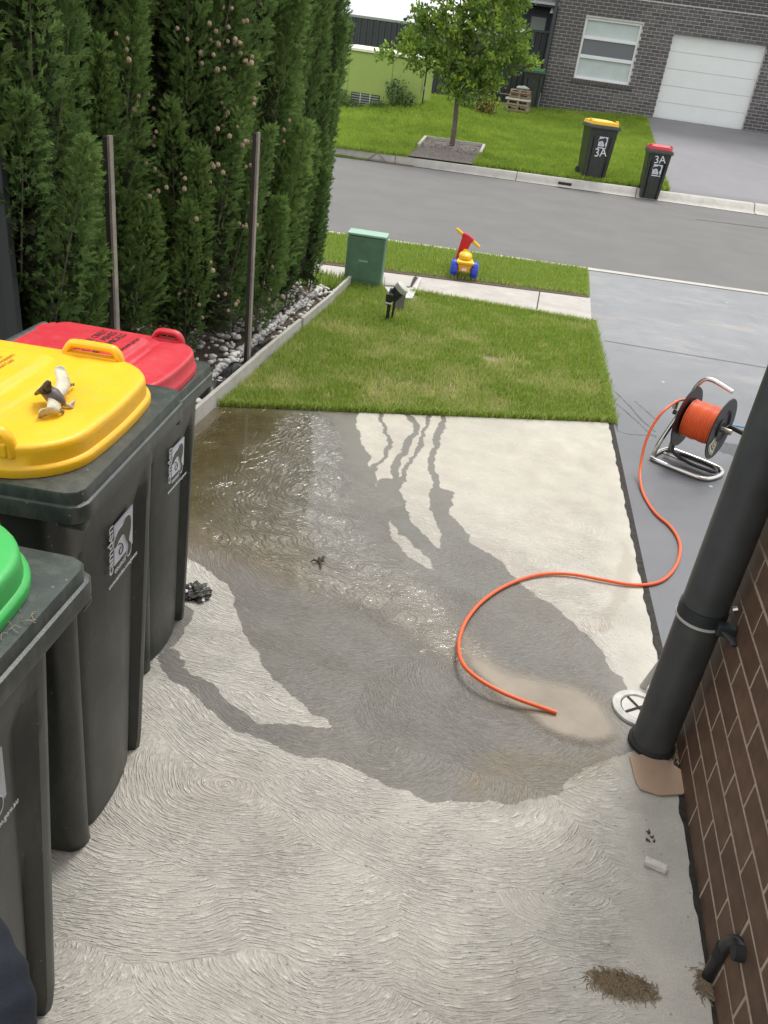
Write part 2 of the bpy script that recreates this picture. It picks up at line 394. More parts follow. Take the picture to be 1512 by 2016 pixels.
def nz2(x, y, s_, sd): return vnoise(x + 9, y + 9, s_, sd) - .5
def vnoise(x, y, s, seed=0):
    r = np.random.default_rng(seed); g = r.random((256, 256)); fx = (x * s) % 255; fy = (y * s) % 255
    ix = fx.astype(int); iy = fy.astype(int); u = fx - ix; v = fy - iy; u = u * u * (3 - 2 * u); v = v * v * (3 - 2 * v)
    return (g[ix, iy] * (1 - u) + g[ix + 1, iy] * u) * (1 - v) + (g[ix, iy + 1] * (1 - u) + g[ix + 1, iy + 1] * u) * v
P2 = P2 + np.c_[nz2(P2[:, 0], P2[:, 1], 9, 1) * .035 + nz2(P2[:, 0], P2[:, 1], 24, 2) * .020, nz2(P2[:, 0], P2[:, 1], 9, 3) * .035 + nz2(P2[:, 0], P2[:, 1], 24, 4) * .020]
wet = seg_sdf(P2, g2(WET)); wet = np.minimum(wet, -seg_sdf(P2, g2(ISL)))
for pts, w in ST: wet = np.maximum(wet, line_sdf(P2, g2(pts), w))
wet = np.maximum(wet, seg_sdf(P2, g2(PATCH)))
mud = np.clip(seg_sdf(P2, g2(MUD)) / .22 + .35, 0, 1)
mud = np.maximum(mud, .50 * np.clip(seg_sdf(P2, g2(MUD2)) / .08 + .5, 0, 1))
mud = np.maximum(mud, .28 * np.clip(seg_sdf(P2, g2(MUD3)) / .02 + .5, 0, 1))
mud = np.maximum(mud, .40 * np.clip(seg_sdf(P2, g2([(x, y) for x, y in PUD])) / .10 + .7, 0, 1))
P2 = P2_
i = np.arange(nv * nu).reshape(nv, nu)
F = np.stack([i[:-1, :-1], i[:-1, 1:], i[1:, 1:], i[1:, :-1]], -1).reshape(-1, 4)
slab = npmesh('concrete_slab', np.c_[P2, np.zeros(len(P2))], F, None, smooth=True)
slab['kind'] = 'structure'
for nm, arr in (('wet', wet), ('mud', mud)):
    a = slab.data.attributes.new(nm, 'FLOAT', 'POINT'); a.data.foreach_set('value', arr.astype(np.float32))

def nodes(m):
    m.use_nodes = True; nt = m.node_tree
    def n(t, **k):
        x = nt.nodes.new('ShaderNode' + t)
        for a, b in k.items(): setattr(x, a, b)
        return x
    def val(x):
        return x
    def setin(node, idx, v):
        if hasattr(v, 'links') or isinstance(v, bpy.types.NodeSocket): nt.links.new(v, node.inputs[idx])
        else: node.inputs[idx].default_value = v
    def math_(op, a, b=0.0, c=None, clamp=False):
        x = n('Math', operation=op); x.use_clamp = clamp; setin(x, 0, a); setin(x, 1, b)
        if c is not None: setin(x, 2, c)
        return x.outputs[0]
    def vm(op, a, b=None, s=None):
        x = n('VectorMath', operation=op); setin(x, 0, a)
        if b is not None: setin(x, 1, b)
        if s is not None: setin(x, 'Scale', s)
        return x.outputs['Value' if op in ('LENGTH', 'DISTANCE', 'DOT_PRODUCT') else 'Vector']
    def mr(v, a, b, c, d, smooth=False):
        x = n('MapRange'); x.interpolation_type = 'SMOOTHSTEP' if smooth else 'LINEAR'
        setin(x, 0, v); setin(x, 1, a); setin(x, 2, b); setin(x, 3, c); setin(x, 4, d); return x.outputs[0]
    def mix(f, a, b):
        x = n('Mix', data_type='RGBA'); setin(x, 0, f); setin(x, 6, a); setin(x, 7, b); return x.outputs[2]
    def noise(v, scale, detail=5, rough=.55, out=0):
        x = n('TexNoise'); setin(x, 'Vector', v); setin(x, 'Scale', scale); setin(x, 'Detail', detail); setin(x, 'Roughness', rough); return x.outputs[out]
    def attr(nm):
        x = n('Attribute'); x.attribute_name = nm; return x.outputs['Fac']
    def bump(h, dist, strength=1.0, nrm=None):
        x = n('Bump'); setin(x, 'Height', h); setin(x, 'Distance', dist); setin(x, 'Strength', strength)
        if nrm is not None: setin(x, 'Normal', nrm)
        return x.outputs[0]
    return nt, n, math_, vm, mr, mix, noise, attr, bump, setin

def swirl(nt, n, math_, vm, mr, noise, P):
    """short broken ridges left by the broom, curving round a different centre in every patch"""
    w = vm('SCALE', vm('SUBTRACT', noise(P, 1.9, 2, .5, 1), (.5, .5, .5)), s=.20)
    w2 = vm('SCALE', vm('SUBTRACT', noise(P, 24, 3, .6, 1), (.5, .5, .5)), s=.0075)
    Pw = vm('ADD', vm('ADD', P, w), w2)
    outs = []
    for S, seed in (((1.9, 3.9, 0.0), (0, 0, 0)),):
        vo = n('TexVoronoi', voronoi_dimensions='2D', feature='F1')
        nt.links.new(vm('ADD', vm('MULTIPLY', Pw, S), seed), vo.inputs['Vector']); vo.inputs['Scale'].default_value = 1.0
        cen = vm('DIVIDE', vm('SUBTRACT', vo.outputs['Position'], seed), (S[0], S[1], 1))
        off = vm('ADD', vm('MULTIPLY', vm('SUBTRACT', vo.outputs['Color'], (.5, .5, .5)), (.50, .12, 0)), (0.0, .20, 0))
        q = vm('MULTIPLY', vm('SUBTRACT', vm('SUBTRACT', vm('MULTIPLY', Pw, (1, 1, 0)), cen), off), (.72, 1, 0))
        d = vm('LENGTH', q); sq = n('SeparateXYZ'); nt.links.new(q, sq.inputs[0])
        arc = math_('MULTIPLY', math_('ARCTAN2', sq.outputs[0], sq.outputs[1]), d)
        def streak(fr, fa, det):
            cx = n('CombineXYZ'); setv(nt, cx, 0, math_('MULTIPLY', d, fr)); setv(nt, cx, 1, math_('MULTIPLY', arc, fa))
            sc3 = n('SeparateXYZ'); nt.links.new(vo.outputs['Color'], sc3.inputs[0]); setv(nt, cx, 2, math_('MULTIPLY', sc3.outputs[0], 40.0))
            return noise(cx.outputs[0], 1.0, det, .6)
        outs.append((streak(175, 25, 1), streak(320, 60, 1)))
    pick = 0.0
    a, b = outs[0]
    r = math_('ADD', mr(a, .36, .64, -1, 1), math_('MULTIPLY', mr(b, .34, .66, -1, 1), .55))
    r = math_('SUBTRACT', math_('MULTIPLY', math_('POWER', math_('MAXIMUM', math_('MULTIPLY', math_('ADD', r, 1.55), .4), .0), 1.9), 1.9), .95)
    r = math_('MULTIPLY', r, mr(noise(P, 6, 3, .6), .32, .6, .60, 1.1))
    return r, a
def setv(nt, node, i, v):
    nt.links.new(v, node.inputs[i])

def slab_material():
    m = bpy.data.materials.new('slab_concrete'); MATS['slab_concrete'] = m
    nt, n, math_, vm, mr, mix, noise, attr, bump, setin = nodes(m)
    b = nt.nodes['Principled BSDF']; tc = n('TexCoord'); P = tc.outputs['Object']
    sp = n('SeparateXYZ'); nt.links.new(P, sp.inputs[0]); x, y = sp.outputs[0], sp.outputs[1]
    r, seam = swirl(nt, n, math_, vm, mr, noise, P)
    amt = math_('MULTIPLY', mr(math_('ADD', y, mr(noise(P, 1.6), .3, .7, -.5, .5)), 2.4, 3.9, 1.0, .16, True), mr(x, -.24, -.10, 1.0, .15, True))
    r = math_('MULTIPLY', r, amt)
    big = noise(P, 1.5, 6, .6); mid = noise(P, 7, 6, .65); fine = noise(P, 190, 4, .7); pink = noise(vm('ADD', P, (4.1, 2.2, 0)), 2.6, 4, .6)
    c = mix(mr(y, 2.2, 4.0, 0, 1, True), (.480, .456, .408, 1), (.495, .468, .40, 1))
    c = mix(mr(pink, .50, .68, 0, .40), c, (.44, .375, .325, 1))
    c = mix(mr(x, -.13, -.02, 0, .35, True), c, (.60, .575, .51, 1))
    k = math_('MULTIPLY', mr(big, .3, .7, .92, 1.07), mr(mid, .3, .7, .90, 1.09))
    k = math_('MULTIPLY', k, mr(fine, .3, .7, .86, 1.14))
    k = math_('MULTIPLY', k, math_('ADD', 1.0, math_('MULTIPLY', r, .18)))
    # small pits and dark specks
    vo = n('TexVoronoi'); nt.links.new(P, vo.inputs['Vector']); vo.inputs['Scale'].default_value = 26
    k = math_('MULTIPLY', k, mr(vo.outputs['Distance'], .03, .10, .45, 1))
    c = vm('SCALE', c, s=k)
    wn_ = math_('ADD', attr('wet'), math_('MULTIPLY', math_('SUBTRACT', noise(P, 34, 4, .6), .5), .026))
    wn_ = math_('ADD', wn_, math_('MULTIPLY', math_('SUBTRACT', noise(P, 140, 3, .6), .5), .010))
    W = mr(wn_, -.0015, .003, 0, 1, True)
    damp = mr(wn_, -.02, .0, 0, 1)
    depthw = mr(wn_, .0, .35, .33, .29)
    cw = vm('SCALE', c, s=depthw)
    cw = mix(mr(big, .38, .62, 0, .6), cw, vm('MULTIPLY', cw, (1.04, 1.0, .92)))
    mudn = math_('MULTIPLY', attr('mud'), mr(mid, .3, .62, .55, 1.1), clamp=True)
    c2 = mix(W, c, cw)
    c2 = mix(math_('MULTIPLY', mudn, .85), c2, vm('SCALE', mix(mid, (.155, .115, .060, 1), (.23, .175, .10, 1)), s=math_('ADD', 1.0, math_('MULTIPLY', r, .3))))
    nt.links.new(c2, b.inputs['Base Color'])
    ro = math_('SUBTRACT', .92, math_('MULTIPLY', W, mr(mid, .35, .65, .52, .40)))
    nt.links.new(ro, b.inputs['Roughness'])
    h = math_('ADD', math_('MULTIPLY', r, 1.0), math_('MULTIPLY', fine, .9))
    h = math_('ADD', h, math_('MULTIPLY', noise(P, 55, 4, .6), .8))
    nt.links.new(bump(h, .0019, math_('SUBTRACT', 1.0, math_('MULTIPLY', W, .45))), b.inputs['Normal'])
    return m
slab.data.materials.append(slab_material())

def film_material():
    m = bpy.data.materials.new('running_water'); MATS['running_water'] = m
    nt, n, math_, vm, mr, mix, noise, attr, bump, setin = nodes(m)
    b = nt.nodes['Principled BSDF']; tc = n('TexCoord'); P = tc.outputs['Object']
    sp = n('SeparateXYZ'); nt.links.new(P, sp.inputs[0]); x, y = sp.outputs[0], sp.outputs[1]
    e = math_('ADD', attr('edge'), math_('MULTIPLY', math_('SUBTRACT', noise(P, 10, 5, .6), .5), .09))
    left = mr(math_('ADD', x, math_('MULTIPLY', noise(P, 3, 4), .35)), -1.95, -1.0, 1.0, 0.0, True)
    c = mix(left, (.46, .43, .37, 1), (.095, .072, .034, 1))  # paler to the right: silty water, with bright sky reflection put into its colour
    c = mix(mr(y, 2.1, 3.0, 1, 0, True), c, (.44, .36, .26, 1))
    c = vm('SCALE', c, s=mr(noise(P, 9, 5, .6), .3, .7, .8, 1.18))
    nt.links.new(c, b.inputs['Base Color'])
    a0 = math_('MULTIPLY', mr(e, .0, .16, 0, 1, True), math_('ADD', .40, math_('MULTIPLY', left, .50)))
    nt.links.new(a0, b.inputs['Alpha'])
    b.inputs['Roughness'].default_value = .10; b.inputs['IOR'].default_value = 1.45; b.inputs['Specular IOR Level'].default_value = 1.0
    # ripples: wave trains crossing the flow, strongest in the fast middle
    w = vm('SCALE', vm('SUBTRACT', noise(P, 3.2, 3, .5, 1), (.5, .5, .5)), s=.5)
    q = vm('ADD', P, w)
    wv = n('TexWave', wave_type='RINGS', bands_direction='X'); wv.rings_direction = 'Z'
    nt.links.new(vm('SUBTRACT', q, (-1.35, 3.35, 0)), wv.inputs['Vector']); wv.inputs['Scale'].default_value = 11
    wv.inputs['Distortion'].default_value = 2.6; wv.inputs['Detail'].default_value = 2; wv.inputs['Detail Scale'].default_value = 2
    mid = noise(vm('MULTIPLY', q, (1, .62, 1)), 30, 2, .5)
    fast = math_('MULTIPLY', mr(x, -2.0, -1.6, .10, 1, True), mr(x, -1.15, -.55, 1, .08, True))
    h = math_('MULTIPLY', math_('ADD', math_('MULTIPLY', wv.outputs[0], .45), math_('MULTIPLY', mid, .9)), fast)
    h = math_('ADD', h, math_('MULTIPLY', noise(P, 5, 2), .15))
    nt.links.new(bump(h, .024, 1.0), b.inputs['Normal'])
    b.inputs['Coat Weight'].default_value = 1.0; b.inputs['Coat Roughness'].default_value = .05; b.inputs['Coat IOR'].default_value = 1.6
    return m
def sheet(name, poly, m, z, step=.02, attrname='edge', pad=0.0):
    poly = np.array(poly); x0, y0_ = poly.min(0); x1, y1_ = poly.max(0)
    gx = np.arange(x0, x1 + step, step); gy = np.arange(y0_, y1_ + step, step); XX, YY = np.meshgrid(gx, gy, indexing='ij')
    P = np.c_[XX.ravel(), YY.ravel()]; s = seg_sdf(P, poly)
    keep = (s > -step * 1.5) & (P[:, 1] < yFar(P[:, 0]) - .004) & (P[:, 0] > XL + .004) & (P[:, 0] < xR(P[:, 1]) - .01)
    i = np.arange(XX.size).reshape(XX.shape); F = np.stack([i[:-1, :-1], i[1:, :-1], i[1:, 1:], i[:-1, 1:]], -1).reshape(-1, 4)
    F = F[keep[F].all(1)]; used = np.unique(F); mp = -np.ones(XX.size, int); mp[used] = np.arange(len(used))
    o = npmesh(name, np.c_[P[used], np.full(len(used), z)], mp[F], None, smooth=True)
    a = o.data.attributes.new(attrname, 'FLOAT', 'POINT'); a.data.foreach_set('value', s[used].astype(np.float32))
    o.data.materials.append(m); o['kind'] = 'structure'; return o
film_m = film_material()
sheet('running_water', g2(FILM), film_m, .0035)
# the standing brown puddle: smooth outlined sheet
def puddle_material():
    m = bpy.data.materials.new('muddy_puddle')
    nt, n, math_, vm, mr, mix, noise, attr, bump, setin = nodes(m)
    b = nt.nodes['Principled BSDF']; tc = n('TexCoord'); P = tc.outputs['Object']
    e = math_('ADD', attr('edge'), math_('MULTIPLY', math_('SUBTRACT', noise(P, 18, 3, .6), .5), .018))
    nt.links.new(math_('MULTIPLY', mr(e, .0, .055, 0, .88, True), mr(noise(P, 6, 5, .65), .3, .6, .80, 1.0)), b.inputs['Alpha'])
    c = mix(mr(noise(P, 4, 3), .35, .65, 0, 1), (.25, .205, .145, 1), (.33, .27, .195, 1))
    nt.links.new(c, b.inputs['Base Color']); b.inputs['Roughness'].default_value = .06; b.inputs['IOR'].default_value = 1.33
    nt.links.new(bump(noise(P, 26, 2), .0012), b.inputs['Normal']); b.inputs['Coat Weight'].default_value = 1.0; b.inputs['Coat Roughness'].default_value = .04; b.inputs['Coat IOR'].default_value = 1.6
    return m
pc_ = np.array(g2(PUD)); cc_ = pc_.mean(0)
PUDW = [tuple((p_ - cc_) * 1.05 + cc_) for p_ in pc_]
sheet('puddle', PUDW, puddle_material(), .0075, .012)

# paving strip under the bins (left part of the same yard)
side = grid('side_paving', [(-3.6, -1.2), (-3.6, 3.30)], [(XL, -1.2), (XL, 3.30)], 6, 12, 'path_concrete')
# driveway of dark coloured concrete
def drive_material():
    m = bpy.data.materials.new('driveway_concrete')
    nt, n, math_, vm, mr, mix, noise, attr, bump, setin = nodes(m)
    b = nt.nodes['Principled BSDF']; tc = n('TexCoord'); P = tc.outputs['Object']
    sp = n('SeparateXYZ'); nt.links.new(P, sp.inputs[0]); x, y = sp.outputs[0], sp.outputs[1]
    big = noise(P, 1.1, 6, .62); mid = noise(P, 6, 5, .6); fine = noise(P, 160, 4, .7)
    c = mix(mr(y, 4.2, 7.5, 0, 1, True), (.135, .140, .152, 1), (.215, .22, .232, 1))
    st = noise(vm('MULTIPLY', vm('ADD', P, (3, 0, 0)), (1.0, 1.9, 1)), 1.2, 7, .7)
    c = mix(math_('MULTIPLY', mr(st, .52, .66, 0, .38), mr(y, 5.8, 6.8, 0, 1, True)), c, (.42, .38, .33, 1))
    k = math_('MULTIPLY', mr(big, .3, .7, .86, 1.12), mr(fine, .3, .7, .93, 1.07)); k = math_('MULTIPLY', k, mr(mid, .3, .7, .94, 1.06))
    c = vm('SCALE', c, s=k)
    ws = math_('ADD', attr('edge'), math_('MULTIPLY', math_('SUBTRACT', noise(P, 16, 5, .65), .5), .11))
    W = mr(ws, -.004, .008, 0, 1, True)
    c = mix(W, c, vm('SCALE', c, s=.46))
    # bird lime and pale specks
    vo = n('TexVoronoi'); nt.links.new(P, vo.inputs['Vector']); vo.inputs['Scale'].default_value = 2.6
    c = mix(mr(math_('ADD', vo.outputs['Distance'], math_('MULTIPLY', mid, .02)), .035, .045, .8, 0), c, (.6, .6, .58, 1))
    nt.links.new(c, b.inputs['Base Color'])
    nt.links.new(math_('SUBTRACT', mr(mid, .3, .7, .42, .58), math_('MULTIPLY', W, .25)), b.inputs['Roughness'])
    nt.links.new(bump(math_('ADD', fine, math_('MULTIPLY', mid, .8)), .0015), b.inputs['Normal'])
    return m
dn = 260; dm = 620
ye = np.linspace(-1.0, 1.0, dm)
dy = np.interp(ye, [-1, 1], [1.6, 10.6])
eL = np.interp(dy, [1.6, 2.2, 2.6, 3.09, 4.92, 7.28, 8.3, 10.6], [.036, .03, .024, -.001, -.076, -.17, -.18, -.16])
UU, VV = np.meshgrid(np.linspace(0, 1, dn) ** 1.3, np.arange(dm), indexing='ij')
DX = eL[VV] + (4.6 - eL[VV]) * UU; DY = dy[VV]; DY = np.minimum(DY, yN(DX) + .0)
Pd = np.c_[DX.ravel(), DY.ravel()]
dws = line_sdf(Pd, g2([(1405, 880), (1440, 885), (1500, 900), (1540, 905)]), [.02, .11, .16, .16])
dws = np.maximum(dws, line_sdf(Pd, g2([(1315, 960), (1390, 970)]), [.0, .02]) - .02)
DST = [[(1190, 758), (1215, 775), (1240, 800), (1262, 826), (1290, 850)], [(1195, 784), (1220, 800), (1250, 826), (1275, 850), (1292, 862)],
       [(1200, 823), (1214, 835), (1215, 848), (1235, 855), (1290, 858)], [(1250, 790), (1268, 806), (1290, 825)]]
for s_ in DST: dws = np.maximum(dws, line_sdf(Pd, g2(s_), .008) * 6)
i = np.arange(dn * dm).reshape(dn, dm); F = np.stack([i[:-1, :-1], i[1:, :-1], i[1:, 1:], i[:-1, 1:]], -1).reshape(-1, 4)
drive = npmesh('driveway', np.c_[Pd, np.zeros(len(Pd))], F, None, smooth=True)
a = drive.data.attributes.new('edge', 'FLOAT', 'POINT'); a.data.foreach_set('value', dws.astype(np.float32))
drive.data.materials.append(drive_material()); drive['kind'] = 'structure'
# control joints sawn across the driveway
for (p, q) in (((1195, 672), (1530, 728)), ((1150, 528), (1152, 530))):
    if p[0] == 1150: continue
    A, B = atz(*p), atz(*q); mb = MB(); d = (B - A) / np.linalg.norm(B - A); nn = np.array([-d[1], d[0], 0]) * .004
    A = A - d * .02; mb.add([A - nn + [0, 0, .003], B - nn + [0, 0, .003], B + nn + [0, 0, .003], A + nn + [0, 0, .003]], [(0, 1, 2, 3)])
    mb.obj('driveway_joint', 'black_gap')['kind'] = 'structure'
# black expansion strip between slab and driveway, running on along the wall
yj = list(np.linspace(-1.2, 4.92, 260)); ms = MB(); vs = []
for y_ in yj:
    x_ = float(xR(y_)); w_ = .0245; j_ = .004 * math.sin(y_ * 23) + .003 * math.sin(y_ * 61); vs += [(x_ - .002 + j_, y_, .0012), (x_ + w_ + .002, y_, .002)]
ms.add(vs, [(2 * k, 2 * k + 1, 2 * k + 3, 2 * k + 2) for k in range(len(yj) - 1)])
ms.obj('expansion_strip', 'black_gap')['kind'] = 'structure'

# lawns
lawn = grid('front_lawn', [(-2.30, 4.03), (-.098, 4.93)], [(-2.30, 7.22), (-.175, 7.28)], 30, 30, 'lawn_thatch')
grid('lawn_patch', [(-3.4, 6.9), (-2.32, 7.0)], [(-3.4, 7.2), (-2.32, 7.22)], 4, 4, 'lawn_thatch')
fpN = lambda x: 7.24 + .02 * (x + 1); fpF = lambda x: 8.26 + .21 * (x + .19)
grid('footpath', [(-9, fpN(-9)), (-.17, fpN(-.17))], [(-9, 6.9 + .6), (-3, fpF(-3)), (-.17, fpF(-.17))], 8, 40, 'path_concrete', z=.001)
grid('verge_lawn', [(-9, 7.5), (-3, fpF(-3)), (-.17, fpF(-.17))], [(-9, yN(-9) - .12), (-.165, yN(-.165) - .12)], 14, 50, 'lawn_ground', z=.002)
grid('verge_soil', [(x, fpF(x) - .03) for x in np.linspace(-3, -.18, 20)], [(x, fpF(x) + .08 + .03 * math.sin(x * 9)) for x in np.linspace(-3, -.18, 20)], 4, 50, 'soil', z=.006)
for x in (-.66, -1.85):
    mb = MB().box(x - .005, x + .005, fpN(x) + .01, fpF(x) - .03, 0, .004); mb.obj('path_joint', 'black_gap')['kind'] = 'structure'
# kerbs and road
def strip(name, fa, fb, za, zb, m, x0=-60, x1=60, n=80, kind='structure'):
    xs_ = np.linspace(x0, x1, n); V = []; F = []
    for x in xs_: V += [(x, fa(x), za), (x, fb(x), zb)]
    F = np.array([(2 * k, 2 * k + 2, 2 * k + 3, 2 * k + 1) for k in range(n - 1)])
    o = npmesh(name, np.array(V), F, m, smooth=True)
    if kind: o['kind'] = kind
    return o
strip('near_kerb', lambda x: yN(x) - .13, yN, .006, .006, 'kerb')
strip('road', yN, yF, .0, -.004, 'asphalt')
xs_ = np.linspace(-60, 60, 120); V = []
for x in xs_:
    w_ = yB(x) - yF(x); V += [(x, yF(x), .004), (x, yF(x) + w_ * .40, .006), (x, yF(x) + w_ * .52, .05), (x, yF(x) + w_ * .66, .135), (x, yF(x) + w_ * .8, .15), (x, yB(x), .152)]
F = [(6 * k + j, 6 * k + 6 + j, 6 * k + 7 + j, 6 * k + 1 + j) for k in range(len(xs_) - 1) for j in range(5)]
npmesh('far_kerb', np.array(V), np.array(F), 'kerb', smooth=True)['kind'] = 'structure'
for x in np.arange(-6.2, 4.5, 2.35):
    w_ = yB(x) - yF(x); mb = MB(); vs = []
    for t, z in ((0, .007), (.4, .009), (.52, .053), (.66, .138), (.8, .153), (1, .155)):
        vs += [(x - .008, yF(x) + w_ * t, z), (x + .008, yF(x) + w_ * t, z)]
    mb.add(vs, [(2 * k, 2 * k + 1, 2 * k + 3, 2 * k + 2) for k in range(5)]); mb.obj('kerb_joint', 'soil')['kind'] = 'structure'
p = atz(1112, 362, .07)
MB().box(p[0] - .13, p[0] + .13, p[1] - .10, p[1] + .02, .055, .10).obj('kerb_drain_hole', 'black_gap')['kind'] = 'structure'
# faint seam and patch in the asphalt
A = atz(1370, 432), atz(1530, 452)
MB().add([(A[0][0], A[0][1], .003), (A[1][0], A[1][1], .003), (A[1][0], A[1][1] + .05, .003), (A[0][0], A[0][1] + .03, .003)], [(0, 1, 2, 3)]).obj('road_seam', 'bluestone')['kind'] = 'structure'
# far garden
grid('far_lawn', [(x, yB(x)) for x in np.linspace(-14, 1.50, 60)], [(x, FY + .3) for x in np.linspace(-14, 1.42, 60)], 40, 80, 'lawn_ground', zf=ztf, z=.005)
grid('far_driveway', [(x, yB(x)) for x in np.linspace(1.50, 14, 40)], [(x, FY + .02) for x in np.linspace(1.42, 14, 40)], 40, 40, 'far_drive', zf=ztf, z=.004)
# neighbour's pale drive behind the hedge
grid('neighbour_driveway', [(-9, -1), (-9, 6.88)], [(-4.3, -1), (-4.3, 6.88)], 6, 20, 'path_concrete', z=-.003)
grid('garden_bed', [(-4.3, 3.3), (-4.3, 6.9)], [(XL + .0, 3.3), (XL + .0, 6.9)], 10, 30, 'soil', z=-.02)

# ------------------------------------------------------------ grass
def blades(name, pts, h, w, m, tintf, zf=None, lean=.5, parent=None):
    n = len(pts); a = RNG.uniform(0, 2 * np.pi, n); hh = h * RNG.uniform(.5, 1.25, n); ww = w * RNG.uniform(.6, 1.3, n)
    b = RNG.uniform(0, 2 * np.pi, n); ln = RNG.uniform(0, lean, n) * hh
    z = zf(pts[:, 0], pts[:, 1]) if zf else np.zeros(n)
    dx = np.cos(a) * ww / 2; dy_ = np.sin(a) * ww / 2
    V = np.empty((n, 5, 3)); x, y = pts[:, 0], pts[:, 1]
    V[:, 0] = np.c_[x - dx, y - dy_, z]; V[:, 1] = np.c_[x + dx, y + dy_, z]
    mx, my = x + np.cos(b) * ln * .35, y + np.sin(b) * ln * .35
    V[:, 2] = np.c_[mx + dx * .8, my + dy_ * .8, z + hh * .6]; V[:, 3] = np.c_[mx - dx * .8, my - dy_ * .8, z + hh * .6]
    V[:, 4] = np.c_[x + np.cos(b) * ln, y + np.sin(b) * ln, z + hh]
    k = np.arange(n)[:, None] * 5
    F = np.concatenate([k + [0, 1, 2], k + [0, 2, 3], k + [3, 2, 4]])
    t = np.repeat(tintf(x, y), 5)
    o = npmesh(name, V.reshape(-1, 3), F, m, parent, tint=t); o['kind'] = 'stuff'; return o
def vnoise(x, y, s, seed=0):
    r = np.random.default_rng(seed); g = r.random((64, 64)); fx = (x * s) % 63; fy = (y * s) % 63
    ix = fx.astype(int); iy = fy.astype(int); u = fx - ix; v = fy - iy; u = u * u * (3 - 2 * u); v = v * v * (3 - 2 * v)
    return (g[ix, iy] * (1 - u) + g[ix + 1, iy] * u) * (1 - v) + (g[ix, iy + 1] * (1 - u) + g[ix + 1, iy + 1] * u) * v
def lawn_t(x, y):
    d = np.clip(.75 - (y - 4.4) * .22, 0, 1) * .8
    n1 = vnoise(x + 5, y, 3.1, 1) * .6 + vnoise(x + 5, y, 9, 2) * .4
    t = np.clip((n1 - .50) * 1.8 + d * .42, 0, 1) * .42 + RNG.random(len(x)) ** 3 * .5
    return np.clip(t, 0, 1)
n = 110000; px = RNG.uniform(-2.3, -.1, n); py = RNG.uniform(4.0, 7.26, n)
thin = vnoise(px + 5, py, 3.1, 1) * .6 + vnoise(px + 5, py, 9, 2) * .4
k = (seg_sdf(np.c_[px, py], g2([(750, 560), (832, 560), (820, 592), (768, 590)])) < 0) & (py > yFar(px) + .0) & (px < np.interp(py, [4.9, 7.3], [-.075, -.16])) & (RNG.random(n) > np.clip((thin - .45) * 1.6, 0, .75))
for cx, cy, rr in ((atz(965, 708)[0], atz(965, 708)[1], .13), (atz(820, 672)[0], atz(820, 672)[1], .06), (atz(738, 705)[0], atz(738, 705)[1], .06)):
    k &= (np.hypot(px - cx, (py - cy) * 1.3) > rr * RNG.uniform(.5, 1.2, n))
blades('grass', np.c_[px, py][k], .036, .0068, 'grass_blade', lawn_t)
tag(bpy.data.objects['grass'], 'patchy green and straw coloured grass on the near front lawn', 'grass')
n = 3200; px = RNG.uniform(-.13, -.06, n); py = RNG.uniform(4.9, 7.3, n); px = np.interp(py, [4.9, 7.3], [-.085, -.17]) + RNG.normal(0, .018, n)
e1 = np.c_[px, py]; px = RNG.uniform(-2.3, -.1, 3600); py = yFar(px) + np.abs(RNG.normal(0, .02, 3600)); e2 = np.c_[px, py]
px = RNG.uniform(-2.3, -.2, 3600); py = fpN(px) + RNG.normal(-.01, .03, 3600); kk_ = (px < -2.05) | (px > -1.78); px, py = px[kk_], py[kk_]
o = blades('grass', np.concatenate([e1, e2, np.c_[px, py]]), .046, .006, 'grass_blade', lambda x, y: RNG.random(len(x)) ** 3 * .6, lean=.9)
tag(o, 'longer grass fringe growing over the edges of the near lawn', 'grass')
n = 52000; px = RNG.uniform(-5.5, -.19, n); a_ = fpF(px) + .05; b_ = yN(px) - .14; py = a_ + (b_ - a_) * RNG.random(n)
o = blades('grass', np.c_[px, py], .045, .009, 'grass_blade', lambda x, y: np.clip(RNG.random(len(x)) ** 2 * .4 + np.clip(.35 - (y - fpF(x)) * 3, 0, .5) * RNG.random(len(x)) * 2, 0, 1))
tag(o, 'bright green grass on the verge between footpath and road', 'grass')
n = 1500; px = RNG.uniform(-3.3, XL - .02, n); py = RNG.uniform(6.85, 7.2, n)
o = blades('grass', np.c_[px, py], .09, .009, 'grass_blade', lambda x, y: RNG.random(len(x)) ** 3 * .5)
tag(o, 'tuft of grass between the timber edging end and the footpath', 'grass')
n = 120000; px = RNG.uniform(-8.5, 1.5, n); t_ = RNG.random(n) ** 1.25; a_ = yB(px) + .02; py = a_ + (FY - .1 - a_) * t_
bedc = np.array([-3.0, 18.75])
k = ~((np.abs(px - bedc[0]) < .62) & (py < 19.3)) & (px < np.interp(py, [18, 26.8], [1.50, 1.42]))
def far_t(x, y): return np.clip(vnoise(x + 20, y, 1.6, 5) * .45 + vnoise(x + 20, y, 5, 6) * .45 + RNG.random(len(x)) * .35 - .25, 0, 1)
o = blades('grass', np.c_[px, py][k], .085, .022, 'grass_far', far_t, zf=ztf, lean=.8)
tag(o, 'lush bright green grass on the sloping lawn across the street', 'grass')

